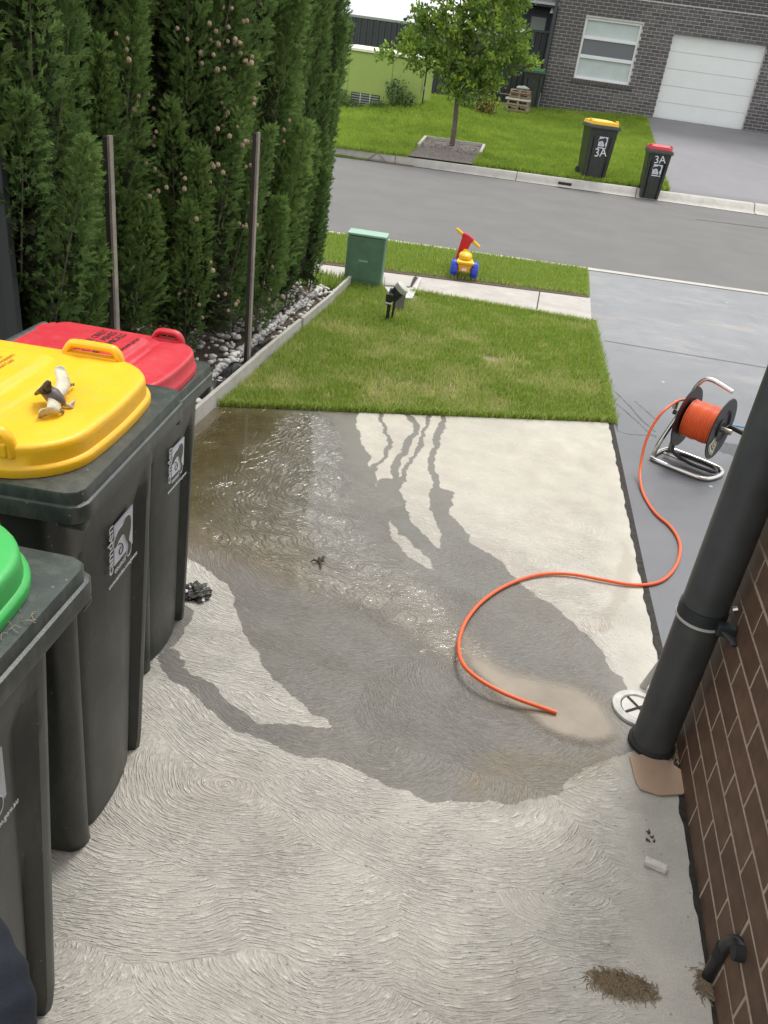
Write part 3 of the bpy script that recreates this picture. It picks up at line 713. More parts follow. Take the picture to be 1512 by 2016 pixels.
# ------------------------------------------------------------ brick walls
_bm = {}
def brick_mesh(w, h, d, bev, m):
    k = (round(w, 4), round(h, 4), d, m)
    if k not in _bm:
        mb = MB(); b_ = bev
        # a box with its outer face chamfered: 22 triangles
        vs = [(0, 0, 0), (w, 0, 0), (w, 0, h), (0, 0, h)]
        o_ = [(0, b_, 0), (w, b_, 0), (w, b_, h), (0, b_, h)]
        f_ = [(b_, 0, b_), (w - b_, 0, b_), (w - b_, 0, h - b_), (b_, 0, h - b_)]
        bk = [(0, d, 0), (w, d, 0), (w, d, h), (0, d, h)]
        mb.add(f_ + o_ + bk, [(0, 1, 2, 3)] + [(4 + i, 4 + (i + 1) % 4, (i + 1) % 4, i) for i in range(4)] + [(8 + i, 8 + (i + 1) % 4, 4 + (i + 1) % 4, 4 + i) for i in range(4)])
        me = mb.mesh('brick'); me.materials.append(MATS[m]); _bm[k] = me
    return _bm[k]
def bricklay(parent, u0, u1, z0, z1, off, holes, m, d=.05, limit=300, keyf=None, bev=.004, jit=.002):
    """bricks in parent's local frame: +x along the wall, outer face at y=0, z up"""
    out = []; r = 0; z = z0
    while z < z1 - .02:
        zt_ = min(z + .076, z1); u = u0 - .24 + ((off[r % 2] - u0) % .24)
        while u < u1:
            a, b = max(u, u0), min(u + .23, u1); segs = [(a, b)]
            for hx0, hx1, hz0, hz1 in holes:
                if zt_ > hz0 + .01 and z < hz1 - .01:
                    ns = []
                    for a, b in segs:
                        if b <= hx0 or a >= hx1: ns.append((a, b)); continue
                        if a < hx0 - .02: ns.append((a, hx0 - .006))
                        if b > hx1 + .02: ns.append((hx1 + .006, b))
                    segs = ns
            out += [(a, b, z, zt_) for a, b in segs if b - a > .03]
            u += .24
        z += .086; r += 1
    if keyf: out.sort(key=keyf)
    for a, b, z, z2 in out[:limit]:
        o = bpy.data.objects.new('brick', brick_mesh(b - a, z2 - z, d, bev, m)); COL.objects.link(o); o.parent = parent
        o.location = (a, rnd.uniform(-jit, jit), z)
    if len(out) > limit:
        mb = MB()
        for a, b, z, z2 in out[limit:]:
            j = rnd.uniform(-jit, jit); mb.box(a, b, j, d, z, z2)
        mb.obj('brickwork', m, parent)['kind'] = 'stuff'
# near wall: plane x = .02, facing -x. Local frame: +x runs along world -y, so the outer face looks to -x
WE = 2.165
wall = thing('brick_house', 'dark brown brick house wall with pale mortar at the right, beside the drainpipe', 'house', (.02, WE, 0), -math.pi / 2)
# local x = WE - world y ; local y = world x - .02
MB().box(0.004, WE + 2.5, .0016, .26, -.1, 2.9).obj('wall', 'mortar_tan', wall)
lo = lambda yw: (WE - yw) % .24
rows = [(WE - (1.904 - .005)) % .24, (WE - (2.027 - .005)) % .24]
# first course (touching ground) sits below the measured ones: rows alternate
bricklay(wall, 0.0, WE + .5, .003, 2.0, [rows[1], rows[0]], [], 'brick_brown', d=.10, limit=290, keyf=lambda s: s[2] * 1.0 + abs(s[0] - .9) * .1, bev=.0014, jit=.0009)
bricklay(wall, WE + .51, WE + 2.4, .003, 2.85, [rows[1], rows[0]], [], 'brick_brown', limit=0)
# return wall of the corner, facing the street (+y)
MB().box(.02, 5.2, WE - .006, WE - .20, 0, 2.9)
rw = MB().box(.10, 3.5, -.18, -.007, -.1, 2.9).obj('return_wall', 'mortar_tan', wall)
rw.matrix_parent_inverse = Matrix.Identity(4); rw.rotation_euler = (0, 0, math.pi / 2)
rw.location = (.0, .0, 0)

# far house
fac = thing('brick_house', 'grey brick house across the street with white garage door and white window', 'house', (1.75, FY, 0), 0)
gx0, gx1, gz0, gz1 = -.15, 2.36, 1.20, 3.30
wx0, wx1, wz0, wz1 = -2.60, -1.04, 1.915, 3.42
HX0, HX1, HZ1 = -3.40, 9.5, 5.4
mb = MB()
for a, b, c, d in ((HX0, wx0, .7, HZ1), (wx0, wx1, .7, wz0), (wx0, wx1, wz1, HZ1), (wx1, gx0, .7, HZ1), (gx0, gx1, gz1, HZ1), (gx1, HX1, .7, HZ1)):
    mb.box(a, b, .005, .24, c, d)
mb.obj('wall', 'mortar_light', fac)
mb = MB().box(HX0, HX0 + .2, .24, 9, .7, HZ1); mb.obj('side_wall', 'brick_grey', fac)
vis = lambda s: abs(s[0] + s[1] - 0.4) * .35 + abs((s[2] + s[3]) / 2 - 2.3)
bricklay(fac, HX0, 3.35, .80, 3.95, [HX0 + .0, HX0 + .12], [(wx0, wx1, wz0 - .085, wz1), (gx0, gx1, 0, gz1)], 'brick_grey', d=.06, limit=295, keyf=vis, bev=.002, jit=.0015)
bricklay(fac, HX0, 3.35, .80 + .086 * 37, HZ1, [HX0 + .12, HX0 + .0], [], 'brick_grey', limit=0)
bricklay(fac, 3.36, HX1, .80, HZ1, [HX0 + .0, HX0 + .12], [], 'brick_grey', limit=0)
MB().add([(HX0 - .45, -.55, HZ1 + .01), (HX1 + .45, -.55, HZ1 + .01), (HX1 + .45, 9.4, HZ1 + .01), (HX0 - .45, 9.4, HZ1 + .01), (HX0 + 3.5, 4.4, HZ1 + 2.2), (HX1 - 3.5, 4.4, HZ1 + 2.2)],
         [(0, 1, 5, 4), (1, 2, 5), (2, 3, 4, 5), (3, 0, 4), (3, 2, 1, 0)]).obj('roof', 'charcoal_steel', fac)
MB().box(HX1 - .2, HX1, .241, 9, .7, HZ1).obj('side_wall', 'brick_grey', fac)
# sill course of bricks on edge
mb = MB(); u = wx0 - .06
while u < wx1 + .05: mb.box(u, u + .076, -.03, .08, wz0 - .125, wz0 - .012); u += .083
mb.obj('sill_bricks', 'brick_grey', fac)['kind'] = 'stuff'
wf = MB()
for a, b, c, d in ((wx0, wx0 + .055, wz0, wz1), (wx1 - .055, wx1, wz0, wz1), (wx0 + .055, wx1 - .055, wz0, wz0 + .06), (wx0 + .055, wx1 - .055, wz1 - .06, wz1),
                   (wx0 + .055, wx1 - .055, 2.43, 2.52), (wx0 + .055, wx1 - .055, 2.90, 2.98)): wf.box(a, b, .05, .13, c, d)
win = wf.obj('window', 'white_frame', fac, bevel=.006)
for c, d, mm in ((wz0 + .06, 2.43, 'blind'), (2.98, wz1 - .06, 'blind')):
    MB().box(wx0 + .055, wx1 - .055, .11, .125, c, d).obj('blind', mm, win)
MB().box(wx0 + .055, wx1 - .055, .10, .11, 2.52, 2.90).obj('pane', 'window_glass', win)
gd = MB().box(gx0, gx1, .16, .19, gz0, gz1).obj('garage_door', 'white_door', fac)
ph = (gz1 - gz0) / 5
for k in range(5):
    MB().box(gx0 + .01, gx1 - .01, .14, .159, gz0 + k * ph + .006, gz0 + (k + 1) * ph - .006).obj('panel', 'white_door', gd, bevel=.004)
MB().box(gx0 - .0, gx1, .05, .2, gz1 - .004, gz1 + .0).obj('lintel', 'white_frame', fac)
# corner downpipe
MB().box(HX0 - .11, HX0 - .02, -.06, .04, .95, HZ1).obj('downpipe', 'charcoal_steel', fac, bevel=.01)
MB().box(HX0 - .16, HX0 - .02, -.08, .10, 1.05, 1.42).obj('meter_box', 'louvre', fac, bevel=.01)

# ------------------------------------------------------------ bins
def rr_outline(W, D, rf, rb, bow=0.0, n=7, taper=0.0):
    """rounded rectangle: x from -D (hinge) to 0 (front), y -W/2..W/2; front corners rf, back corners rb"""
    pts = []
    for (cx, cy, r, a0) in ((-rf, W / 2 - rf, rf, 0), (-D + rb, W / 2 - rb, rb, 90), (-D + rb, -W / 2 + rb, rb, 180), (-rf, -W / 2 + rf, rf, 270)):
        for k in range(n):
            a = R(a0 + 90 * k / (n - 1)); pts.append([cx + r * math.cos(a), cy + r * math.sin(a)])
    # resample densely
    P = np.array(pts + [pts[0]]); d = np.r_[0, np.cumsum(np.hypot(*np.diff(P, axis=0).T))]; t = np.linspace(0, d[-1], 121)[:-1]
    Q = np.c_[np.interp(t, d, P[:, 0]), np.interp(t, d, P[:, 1])]
    fx = np.clip((Q[:, 0] + D * .4) / (D * .4), 0, 1); Q[:, 0] += bow * fx * (1 - (2 * Q[:, 1] / W) ** 2)
    if taper: Q[:, 1] *= 1 - taper * np.clip(-Q[:, 0] / D, 0, 1)
    return Q
def sm(a, b, x): t = np.clip((x - a) / (b - a), 0, 1); return t * t * (3 - 2 * t)
def make_bin(loc, rz, W, D, H, lidm, label, group, lines, size_logo=.17, logo=True, big=True, name='wheelie_bin', lidprint='print_black'):
    t = thing(name, label, 'bin', loc, rz, group)
    # body: lofted rings from a column-cornered section
    bw, bd = W * .76, D * .70; tw, td = W * .92, D * .86
    fr0, fr1 = -.098 * D / .72, -.060 * D / .72
    rings = []; N = 0
    for q in np.linspace(0, 1, 25):
        z = .0 + q * (H - .03); w = bw + (tw - bw) * q; dpt = bd + (td - bd) * q; xf = fr0 + (fr1 - fr0) * q
        if q < .02: w *= .965; dpt *= .97
        O_ = rr_outline(w, dpt, .045 * W / .6, .05, n=7)
        # front panel set back between two corner columns, with flutes beside it; arch at its top and toe at its bottom
        yy = O_[:, 1] / (w / 2); front = O_[:, 0] > -.06
        inset = np.zeros(len(O_))
        pan = 1 - sm(.64, .70, np.abs(yy))
        fl = np.exp(-((np.abs(yy) - .66) / .05) ** 2)
        top = 1 - sm(.80, .90, q + .10 * yy ** 2)
        inset = -(.018 * pan + .030 * fl) * top * front
        inset += .016 * pan * (1 - (yy / .64) ** 2).clip(0) * front * top
        # side flutes near the front
        O_ = O_.copy(); O_[:, 0] += inset + xf
        rings.append(np.c_[O_, np.full(len(O_), z)]); N = len(O_)
    V = np.concatenate(rings); nr = len(rings); F = []
    for a in range(nr - 1):
        for k in range(N): F.append((a * N + k, a * N + (k + 1) % N, (a + 1) * N + (k + 1) % N, (a + 1) * N + k))
    mb = MB(); mb.add(V, F + [tuple(range(N - 1, -1, -1))]); body = mb.obj('body', 'bin_green', t, smooth=True)
    # rim: wide deck with a stepped lip
    mb = MB(); prof = [(.955, H - .060), (.996, H - .060), (1.0, H - .057), (1.0, H - .030), (.996, H - .026), (.978, H - .024), (.976, H - .020), (.976, H - .004), (.970, H), (.90, H + .001), (.60, H + .002)]
    base = rr_outline(W, D, .03, .03, n=5); c = base.mean(0); N = len(base); vs = []
    for s_, z in prof:
        q = base.copy(); sx = 1 - (1 - s_) * .62 / D * W * 1.0; q = (q - c) * [1 - (1 - s_) * (W / D), s_] + c; vs.append(np.c_[q, np.full(N, z)])
    V = np.concatenate(vs); F = [(a * N + k, a * N + (k + 1) % N, (a + 1) * N + (k + 1) % N, (a + 1) * N + k) for a in range(len(prof) - 1) for k in range(N)]
    n0 = len(V); F.append(tuple((len(prof) - 1) * N + k for k in range(N)))
    mb.add(V, F); rim = mb.obj('rim', 'bin_rim', t, smooth=True)
    if big:
        for yy in (-.5, .5): MB().box(-.060, -.004, yy * W * .90 - .016, yy * W * .90 + .016, H - .078, H - .0605).obj('lip_lug', 'bin_rim', rim, bevel=.006)
    # lid
    LW, LD = W * .925, D * .95; lx = -.060 * D / .72
    O_ = rr_outline(LW, LD, .115 * W / .56, .04, bow=.024, n=9); O_[:, 0] += lx; c = np.array([lx - LD * .5, 0])
    N = len(O_); lp = [(.99, .0015), (1.008, .002), (1.010, .006), (1.010, .016), (1.006, .020), (.988, .023), (.983, .046), (.980, .054), (.972, .059), (.95, .0605)]
    vs = []
    for s_, z in lp: vs.append(np.c_[(O_ - c) * s_ + c, np.full(N, H + z)])
    def top(x, y):
        u = (x - lx) / LD; v = y / (LW / 2)
        dome = .008 * (1 - v ** 2) * sm(0, .25, -u)
        pad = .011 * (1 - sm(-.315, -.29, u + .10 * np.abs(v) ** 4)) * (1 - sm(.66, .72, np.abs(v)))
        groove = -.004 * np.exp(-((u + .22 + .04 * v ** 2) / .012) ** 2)
        return .0605 + dome + pad + groove
    for s_ in np.linspace(.92, .03, 54):
        q = (O_ - c) * s_ + c; vs.append(np.c_[q, H + top(q[:, 0], q[:, 1])])
    V = np.concatenate(vs); nr = len(vs)
    F = [(a * N + k, a * N + (k + 1) % N, (a + 1) * N + (k + 1) % N, (a + 1) * N + k) for a in range(nr - 1) for k in range(N)] + [tuple((nr - 1) * N + k for k in range(N))]
    mb = MB(); mb.add(V, F); lid = mb.obj('lid', lidm, t, smooth=True); lid.data.set_sharp_from_angle(angle=R(60))
    # two lifting handles at the sides near the front
    for s_ in (-1, 1):
        yy = s_ * (LW / 2 - .020); a, b = lx - LD * .305, lx - LD * .125
        if not big: a, b = lx - LD * .40, lx - LD * .2
        path = spline([(a - .012, yy, H + .045), (a, yy, H + .066), (a + .010, yy, H + .080), (a + .024, yy, H + .085), (b - .024, yy, H + .085), (b - .009, yy, H + .080), (b, yy, H + .066), (b + .004, yy, H + .040)], 4)
        mb = MB(); mb.tube(path, .0135, 10, sx=.72); h = mb.obj('handle', lidm, lid, smooth=True)
        mb = MB(); mb.box(a + .0, b - .0, yy - .016, yy + .010, H + .040, H + .0665); mb.obj('handle_recess', lidm, lid, bevel=.003)
    # hinge bar with its brackets, at the back
    mb = MB(); xb = -D - .055; mb.tube([(xb, -W * .42, H + .035), (xb, W * .42, H + .035)], .018, 12); mb.obj('grab_bar', 'bin_rim', t, smooth=True)
    mb = MB()
    for s_ in (-.40, 0.0, .40): mb.box(xb - .012, -D + .02, s_ * W - .018, s_ * W + .018, H - .03, H + .03)
    mb.obj('bracket', 'bin_rim', t, bevel=.005)
    mb = MB()
    for s_ in (-.34, .34):
        mb.box(xb - .004, lx - LD + .03, s_ * W - .03, s_ * W + .03, H + .028, H + .052)
    mb.obj('hinge', lidm, lid, bevel=.006)
    # wheels and axle
    for s_ in (-1, 1):
        xw = fr0 - bd + .035; yw = s_ * (bw / 2 + .012)
        mb = MB(); M_ = Matrix.Translation((xw, yw, .10)) @ Matrix.Rotation(R(90), 4, 'X')
        mb.lathe([(.0, .024), (.03, .026), (.055, .018), (.078, .018), (.097, .020), (.1, .012), (.1, -.012), (.097, -.020), (.078, -.018), (.055, -.018), (0, -.02)], 22, M_)
        mb.obj('wheel', 'black_rubber', t, smooth=True)
    mb = MB(); mb.tube([(fr0 - bd + .035, -bw / 2 - .03, .10), (fr0 - bd + .035, bw / 2 + .03, .10)], .011, 8); mb.obj('axle', 'black_rubber', t)
    # sticker: pale plate, dark ribbon figure, words
    if logo:
        q = .70; xf = fr0 + (fr1 - fr0) * q + .004
        sl_ = (fr1 - fr0) / (H - .05)
        S = size_logo; zc = H * (.742 if big else .72); yc = .04 if big else .02 * W
        if H < .9 and not big: zc = H * .62
        M_ = frame((fr0 + (fr1 - fr0) * zc / H + .0035, yc, zc), (0, 1, 0), (sl_, 0, 1))
        mb = MB()
        plate = [(-.5, -.5), (.5, -.5), (.5, .5), (-.5, .5)]
        mb.prism([(a * S, b * S) for a, b in plate], -.0015, .0015); st = mb.obj('sticker', 'sticker', t); st.matrix_local = M_
        fig = [(-.62, .05), (-.55, .20), (-.35, .33), (-.1, .36), (.05, .46), (.30, .42), (.42, .22), (.40, -.05), (.30, -.28), (.42, -.45), (.40, -.66), (.26, -.74), (.16, -.62), (.22, -.42), (.10, -.22), (.0, -.02), (-.10, .06), (-.30, .02), (-.42, -.06), (-.56, -.06)]
        sp_ = spline([(a * S * .92, b * S * .92, 0) for a, b in fig], 4, closed=True)
        mb = MB(); mb.prism([(p_[0], p_[1]) for p_ in sp_], .0016, .0026); o = mb.obj('emblem', 'bin_green', st)
        mb = MB(); mb.tube([(p_[0], p_[1], .0022) for p_ in sp_] + [(sp_[0][0], sp_[0][1], .0022)], .0022 * S / .17, 6); mb.obj('emblem_outline', 'white_print', st)
        mb = MB(); mb.tube(spline([(a * S, b * S, .002) for a, b in ((-.30, -.05), (-.12, -.14), (-.05, -.30), (-.18, -.38), (-.26, -.26), (-.16, -.20))], 4), .014 * S, 6); mb.obj('emblem_curl', 'bin_green', st)
        if big:
            text('lettering', 'camden', S * .40, 'white_print', st, Matrix.Translation((-S * .68, -S * .02, .001)) @ Matrix.Rotation(R(90), 4, 'Z'))
            text('lettering', 'council', S * .21, 'white_print', st, Matrix.Translation((-S * .18, -S * .66, .001)))
            text('lettering', 'www.camden.nsw.gov.au', S * .155, 'white_print', st, Matrix.Translation((-S * .0, -S * .92, .001)))
        else:
            mb = MB(); mb.box(-S * .5, S * .5, -S * .72, -S * .60, -.001, .0015); mb.obj('lettering', 'sticker', st)
    for s, size, u, v, mm in lines:       # print on the lid
        x_ = lx + LD * u; y_ = v * LW / 2; z_ = H + float(top(np.array(x_), np.array(y_))) + .0006
        text('lettering', s, size, mm, lid, frame((x_, y_, z_), (0, 1, 0), (-1, 0, -.01)), ext=.0003)
    return t
NB = 'council bins lined up along the left side'
GT = [('www.camden.nsw.gov.au', .012, -.50, 0, 'print_black')]
by = make_bin((-1.447, 1.415, 0), R(5), .562, .72, 1.07, 'lid_yellow', 'dark green wheelie bin with yellow lid carrying a toy pterosaur, nearest camera but one', NB,
              [('Paper & Cardboard\nGlass Bottles & Jars\nSteel & Aluminium Cans\nPlastic Bottles & Containers\nRecycled Cardboard & Newspapers\n& Cartons of Mixed Cans', .0150, -.435, .08, 'print_ochre')], size_logo=.104)
br = make_bin((-1.618, 2.025, 0), R(3), .49, .475, .925, 'lid_red', 'smaller dark green wheelie bin with red lid, farthest of the near bins', NB,
              [('GARBAGE ONLY\nNO HOT ASHES\nOR CHEMICALS', .030, -.52, .16, 'print_black'), ('www.camden.nsw.gov.au', .019, -.345, .12, 'print_black')], size_logo=.095)
bg_ = make_bin((-1.290, .683, 0), R(3), .592, .72, 1.07, 'lid_green', 'dark green wheelie bin with bright green lid, cut off at the left edge', NB, [], size_logo=.104)
# raised mark on the green lid
mb = MB()
for r_ in (.040,): mb.tube([(r_ * math.cos(a), r_ * 1.0 * math.sin(a), 0) for a in np.linspace(0, 2 * math.pi, 33)], .0016, 6)
mb.tube([(-.012, -.02, 0), (.016, 0, 0), (-.012, .02, 0)], .0016, 6)
mk = mb.obj('moulded_mark', 'lid_green', bg_); mk.location = (-.150, .125, 1.07 + .0655)
# bins across the street
def far_bin(px, py, rz, W, D, H, lidm, label):
    p = atz(px, py, .16); t = make_bin((p[0], p[1], zt(p[0], p[1] + .05)), rz, W, D, H, lidm, label, 'council bins on the far kerb', [], size_logo=.17, big=False)
    return t
f1 = far_bin(1170, 357, R(-90 + 14), .60, .72, 1.0, 'lid_yellow', 'tall dark green bin with yellow lid and 3A on its front, on the far kerb')
f2 = far_bin(1283, 376, R(-90 + 6), .47, .52, .88, 'lid_red', 'small dark green bin with red lid and 3A on its front, on the far kerb')
for f, H, W, s, lz, dz in ((f1, 1.0, .60, .21, .72, -.20), (f2, .88, .47, .19, .62, .17)):
    zc = H * lz + dz
    text('lettering', '3A', s, 'white_print', f, frame(((-.098 + .038 * zc / H) * (.72 if W > .5 else .52) / .72 + .010, .02 * W, zc), (0, 1, .12), (.03, 0, 1)), ext=.002)
for o in f2.children:
    pass

# ------------------------------------------------------------ toy pterosaur on the yellow lid
def P3(x, y, z): return Vector(atz(x, y, z))
ZT = 1.133
c0 = P3(112, 780, ZT)
pt = thing('toy_pterosaur', 'small cream and brown toy pterosaur with spread wings on the yellow bin lid', 'toy', tuple(c0))
def L3(x, y, z): return P3(x, y, z) - c0
def skin(name, chain, m, parent):
    mb = MB(); mb.tube(spline([c[:3] for c in chain], 5), [float(v) for v in np.interp(np.linspace(0, len(chain) - 1, (len(chain) - 1) * 5 + 1), range(len(chain)), [c[3] for c in chain])], 10)
    return mb.obj(name, m, parent, smooth=True)
ax = [L3(x, y, ZT + h) for x, y, h in ((88, 765, .028), (95, 772, .030), (105, 780, .026), (116, 788, .020), (126, 795, .012))]
skin('body', [(*ax[0], .009), (*ax[1], .014), (*ax[2], .017), (*ax[3], .013), (*ax[4], .006)], 'ptero_body', pt)
hd = [L3(x, y, ZT + h) for x, y, h in ((95, 772, .032), (91, 766, .040), (84, 769, .042), (77, 771, .036), (70, 776, .026))]
skin('head', [(*hd[0], .008), (*hd[1], .010), (*hd[2], .008), (*hd[3], .005), (*hd[4], .003)], 'ptero_head', pt)
skin('beak', [(*L3(79, 771, ZT + .034), .004), (*L3(74, 772, ZT + .028), .003), (*L3(71, 777, ZT + .018), .002)], 'ptero_wing', pt)
cr = [L3(x, y, ZT + h) for x, y, h in ((95, 768, .040), (93, 760, .052), (97, 750, .062))]
skin('crest', [(*cr[0], .006), (*cr[1], .009), (*cr[2], .004)], 'ptero_head', pt)
def wing(outline, name='wing'):
    # outline: two edges (leading, trailing) as pixel+height lists, lofted to a thin curved blade
    A = spline([tuple(L3(*q)) for q in outline[0]], 6); B = spline([tuple(L3(*q)) for q in outline[1]], 6); n_ = len(A); mb = MB(); vs = []; fs = []
    K = 5
    for i_ in range(n_):
        a, b = Vector(A[i_]), Vector(B[i_])
        for k_ in range(K): t_ = k_ / (K - 1); q = a.lerp(b, t_); q.z += .003 * math.sin(math.pi * t_); vs.append(q)
    for i_ in range(n_ - 1):
        for k_ in range(K - 1): j = i_ * K + k_; fs.append((j, j + 1, j + K + 1, j + K))
    mb.add(vs, fs); o = mb.obj(name, 'ptero_wing', pt, smooth=True); so_ = o.modifiers.new('solid', 'SOLIDIFY'); so_.thickness = .003
    return o
wing([[(103, 772, ZT + .028), (110, 755, ZT + .034), (111, 740, ZT + .042), (107, 730, ZT + .044), (108, 723, ZT + .048)],
      [(121, 785, ZT + .020), (133, 772, ZT + .022), (139, 757, ZT + .026), (134, 738, ZT + .036), (126, 722, ZT + .050)]])
wing([[(95, 781, ZT + .026), (93, 793, ZT + .026), (91, 802, ZT + .024), (80, 805, ZT + .022), (75, 812, ZT + .018)],
      [(118, 790, ZT + .018), (118, 800, ZT + .014), (117, 811, ZT + .010), (98, 815, ZT + .008), (74, 822, ZT + .000)]])
for ch in ([(122, 792, .010), (134, 798, .006), (147, 789, .010)], [(126, 795, .008), (138, 800, .005), (143, 803, .000)]):
    skin('leg', [(*L3(x, y, ZT + h), r_) for (x, y, h), r_ in zip(ch, (.005, .0035, .002))], 'ptero_wing', pt)
for ch in ([(136, 758, .020), (142, 757, .014)], [(116, 808, .012), (122, 811, .006)]):
    a, b = ch; skin('claw', [(*L3(a[0], a[1], ZT + a[2]), .005), (*L3(b[0], b[1], ZT + b[2]), .002)], 'ptero_body', pt)
    for dx_, dy_ in ((6, -4), (7, 0), (6, 4)):
        skin('toe', [(*L3(b[0], b[1], ZT + b[2]), .002), (*L3(b[0] + dx_ * .7, b[1] + dy_ * .7, ZT + b[2] - .003), .001)], 'ptero_body', pt)
# webbed foot
mb = MB(); a, b, c = L3(137, 797, ZT + .006), L3(148, 785, ZT + .012), L3(144, 803, ZT - .002)
mb.add([a, b, c], [(0, 1, 2)]); o = mb.obj('foot_web', 'ptero_wing', pt); o.modifiers.new('s', 'SOLIDIFY').thickness = .002

# straw wisps on the green bin's rim
w0 = Vector(atz(45, 1215, 1.0725)); sw = thing('straw_wisps', 'pale dry straw wisps lying on the green bin rim', 'straw', tuple(w0))
for k in range(11):
    a = rnd.uniform(0, 6.28); l = rnd.uniform(.008, .022); c_ = Vector((rnd.gauss(0, .008), rnd.gauss(0, .022), rnd.uniform(.0, .002)))
    MB().tube(spline([tuple(c_), tuple(c_ + Vector((math.cos(a) * l * .5, math.sin(a) * l * .5, .004))), tuple(c_ + Vector((math.cos(a + .5) * l, math.sin(a + .5) * l, 0)))], 3), .0005, 4).obj('wisp', 'pallet_wood', sw)

# ------------------------------------------------------------ drainpipe, bracket, conduit, drain cover
dp = thing('drainpipe', 'thick charcoal drainpipe running up in front of the brick corner', 'pipe', (-.062, 2.088, 0))
MB().tube([(0, 0, .012), (0, 0, .5), (0, 0, 1.6), (0, 0, 2.9)], .0655, 40).obj('pipe', 'pipe_grey', dp, smooth=True)
MB().lathe([(.0655, .0), (.074, .004), (.075, .016), (.066, .024)], 32).obj('foot_ring', 'black_rubber', dp, smooth=True)
rn = Matrix.Translation((0, 0, .535))
br_ = MB().lathe([(.066, -.019), (.0695, -.019), (.0695, .019), (.066, .019)], 36, rn).obj('bracket', 'charcoal_dark', dp, smooth=True)
MB().lathe([(.066, -.028), (.0712, -.028), (.0712, -.0195), (.066, -.0195)], 36, rn).obj('sealant', 'pvc_white', br_, smooth=True)
MB().box(.030, .080, -.085, -.055, .512, .548).obj('strap_tail', 'charcoal_dark', br_, bevel=.004)
MB().tube(spline([(.045, -.060, .53), (.056, -.085, .528), (.072, -.100, .522), (.078, -.118, .515)], 5), .014, 8, sx=.35).obj('hook', 'charcoal_dark', br_, smooth=True)
MB().tube([(.066, -.030, .575), (.078, -.030, .58)], .009, 10).obj('screw', 'steel', br_)
p = atz(1266, 1352)
wp = MB().tube([(0, 0, 0), (.030, .0, .12), (.068, .0, .27)], .0125, 16).obj('conduit', 'pvc_white', smooth=True); wp.location = (p[0], p[1], 0)
tag(wp, 'thin pale grey conduit standing behind the drainpipe', 'pipe')
p = atz(1256, 1398)
dc = thing('drain_cover', 'round white drain inspection cover with a cross, at the foot of the drainpipe', 'drain cover', (p[0], p[1], .001))
MB().lathe([(.088, .0), (.088, .010), (.082, .013), (.064, .013), (.061, .009), (.0605, .006)], 40).obj('ring', 'pit_white', dc, smooth=True)
MB().lathe([(.0575, .0), (.0575, .009), (.0, .0092)], 40).obj('plate', 'pvc_white', dc, smooth=True)
MB().lathe([(.061, .003), (.0575, .003)], 40).obj('ring_gap', 'black_gap', dc)
mb = MB()
for a in (R(38), R(128)):
    M_ = Matrix.Rotation(a, 4, 'Z'); mb.box(-.056, .056, -.004, .004, .0085, .0125 if a < 1 else .0122, M_)
mb.obj('cross', 'black_gap', dc)
# elbow pipe at lower right
p = atz(1393, 1925)
el = thing('elbow_pipe', 'small black elbow pipe rising from the slab into the brown wall', 'pipe', (p[0], p[1], 0))
pts = [(0, 0, -.01), (.0, -.005, .06), (.0, -.012, .12), (.004, -.02, .155), (.012, -.045, .178), (.026, -.085, .186), (.05, -.115, .188)]
q = np.array([atz(1405, 1880, .06)]); tgt = Vector((.02, 1.262, .195)) - Vector((p[0], p[1], 0))
pts = [(0, 0, -.01), (.0, .0, .05), (.0, .0, .105), tuple(Vector((0, 0, .15)).lerp(tgt, .22)), tuple(Vector((0, 0, .185)).lerp(tgt, .55)), tuple(tgt + Vector((.01, 0, 0)))]
MB().tube(spline(pts, 5), .0155, 16).obj('pipe', 'black_plastic', el, smooth=True)
MB().tube([tuple(tgt + Vector((-.022, 0, 0))), tuple(tgt + Vector((.004, 0, 0)))], .0185, 16).obj('collar', 'black_rubber', el, smooth=True)
MB().tube([(0, 0, .085), (0, 0, .12)], .0178, 16).obj('joint', 'black_rubber', el, smooth=True)
def hayheap(name, cx, cy, rx, ry, n, label, cat, z=.0, ang=0.0, r=.0009, lmax=.05):
    mb = MB(); tn = []
    for k in range(n):
        u, v = rnd.gauss(0, .42), rnd.gauss(0, .42)
        if u * u + v * v > 1.1: continue
        x, y = u * rx, v * ry; x, y = x * math.cos(ang) - y * math.sin(ang), x * math.sin(ang) + y * math.cos(ang)
        a = rnd.uniform(0, 6.28); l = rnd.uniform(.012, lmax); h = rnd.uniform(.0005, .005) * (1 - .6 * (u * u + v * v))
        k0 = len(mb.v)
        mb.tube([(x, y, max(h, .001)), (x + math.cos(a) * l * .5, y + math.sin(a) * l * .5, h + rnd.uniform(0, .004)), (x + math.cos(a + .6) * l, y + math.sin(a + .6) * l, .0015)], r, 3, cap=False)
        tn += [rnd.random()] * (len(mb.v) - k0)
    o = mb.obj(name, 'hay'); a_ = o.data.attributes.new('tint', 'FLOAT', 'POINT'); a_.data.foreach_set('value', tn)
    o.location = (cx, cy, z); tag(o, label, cat, kind='stuff'); return o
q0 = atz(1228, 1942)
hayheap('straw', q0[0], q0[1], .082, .030, 1300, 'flattened patch of brown straw on the slab near the elbow pipe', 'straw', ang=R(3), r=.0008, lmax=.024)
q1 = atz(1410, 1960)
hayheap('straw', q1[0] - .018, q1[1] + .02, .020, .042, 300, 'tangled straw and debris around the foot of the elbow pipe', 'straw', lmax=.03)
q1 = atz(1338, 1475)
hayheap('leaf_litter', q1[0] - .005, q1[1] + .01, .035, .085, 520, 'dry leaf litter packed between the drainpipe and the brick wall', 'leaf litter', r=.0022, lmax=.035)
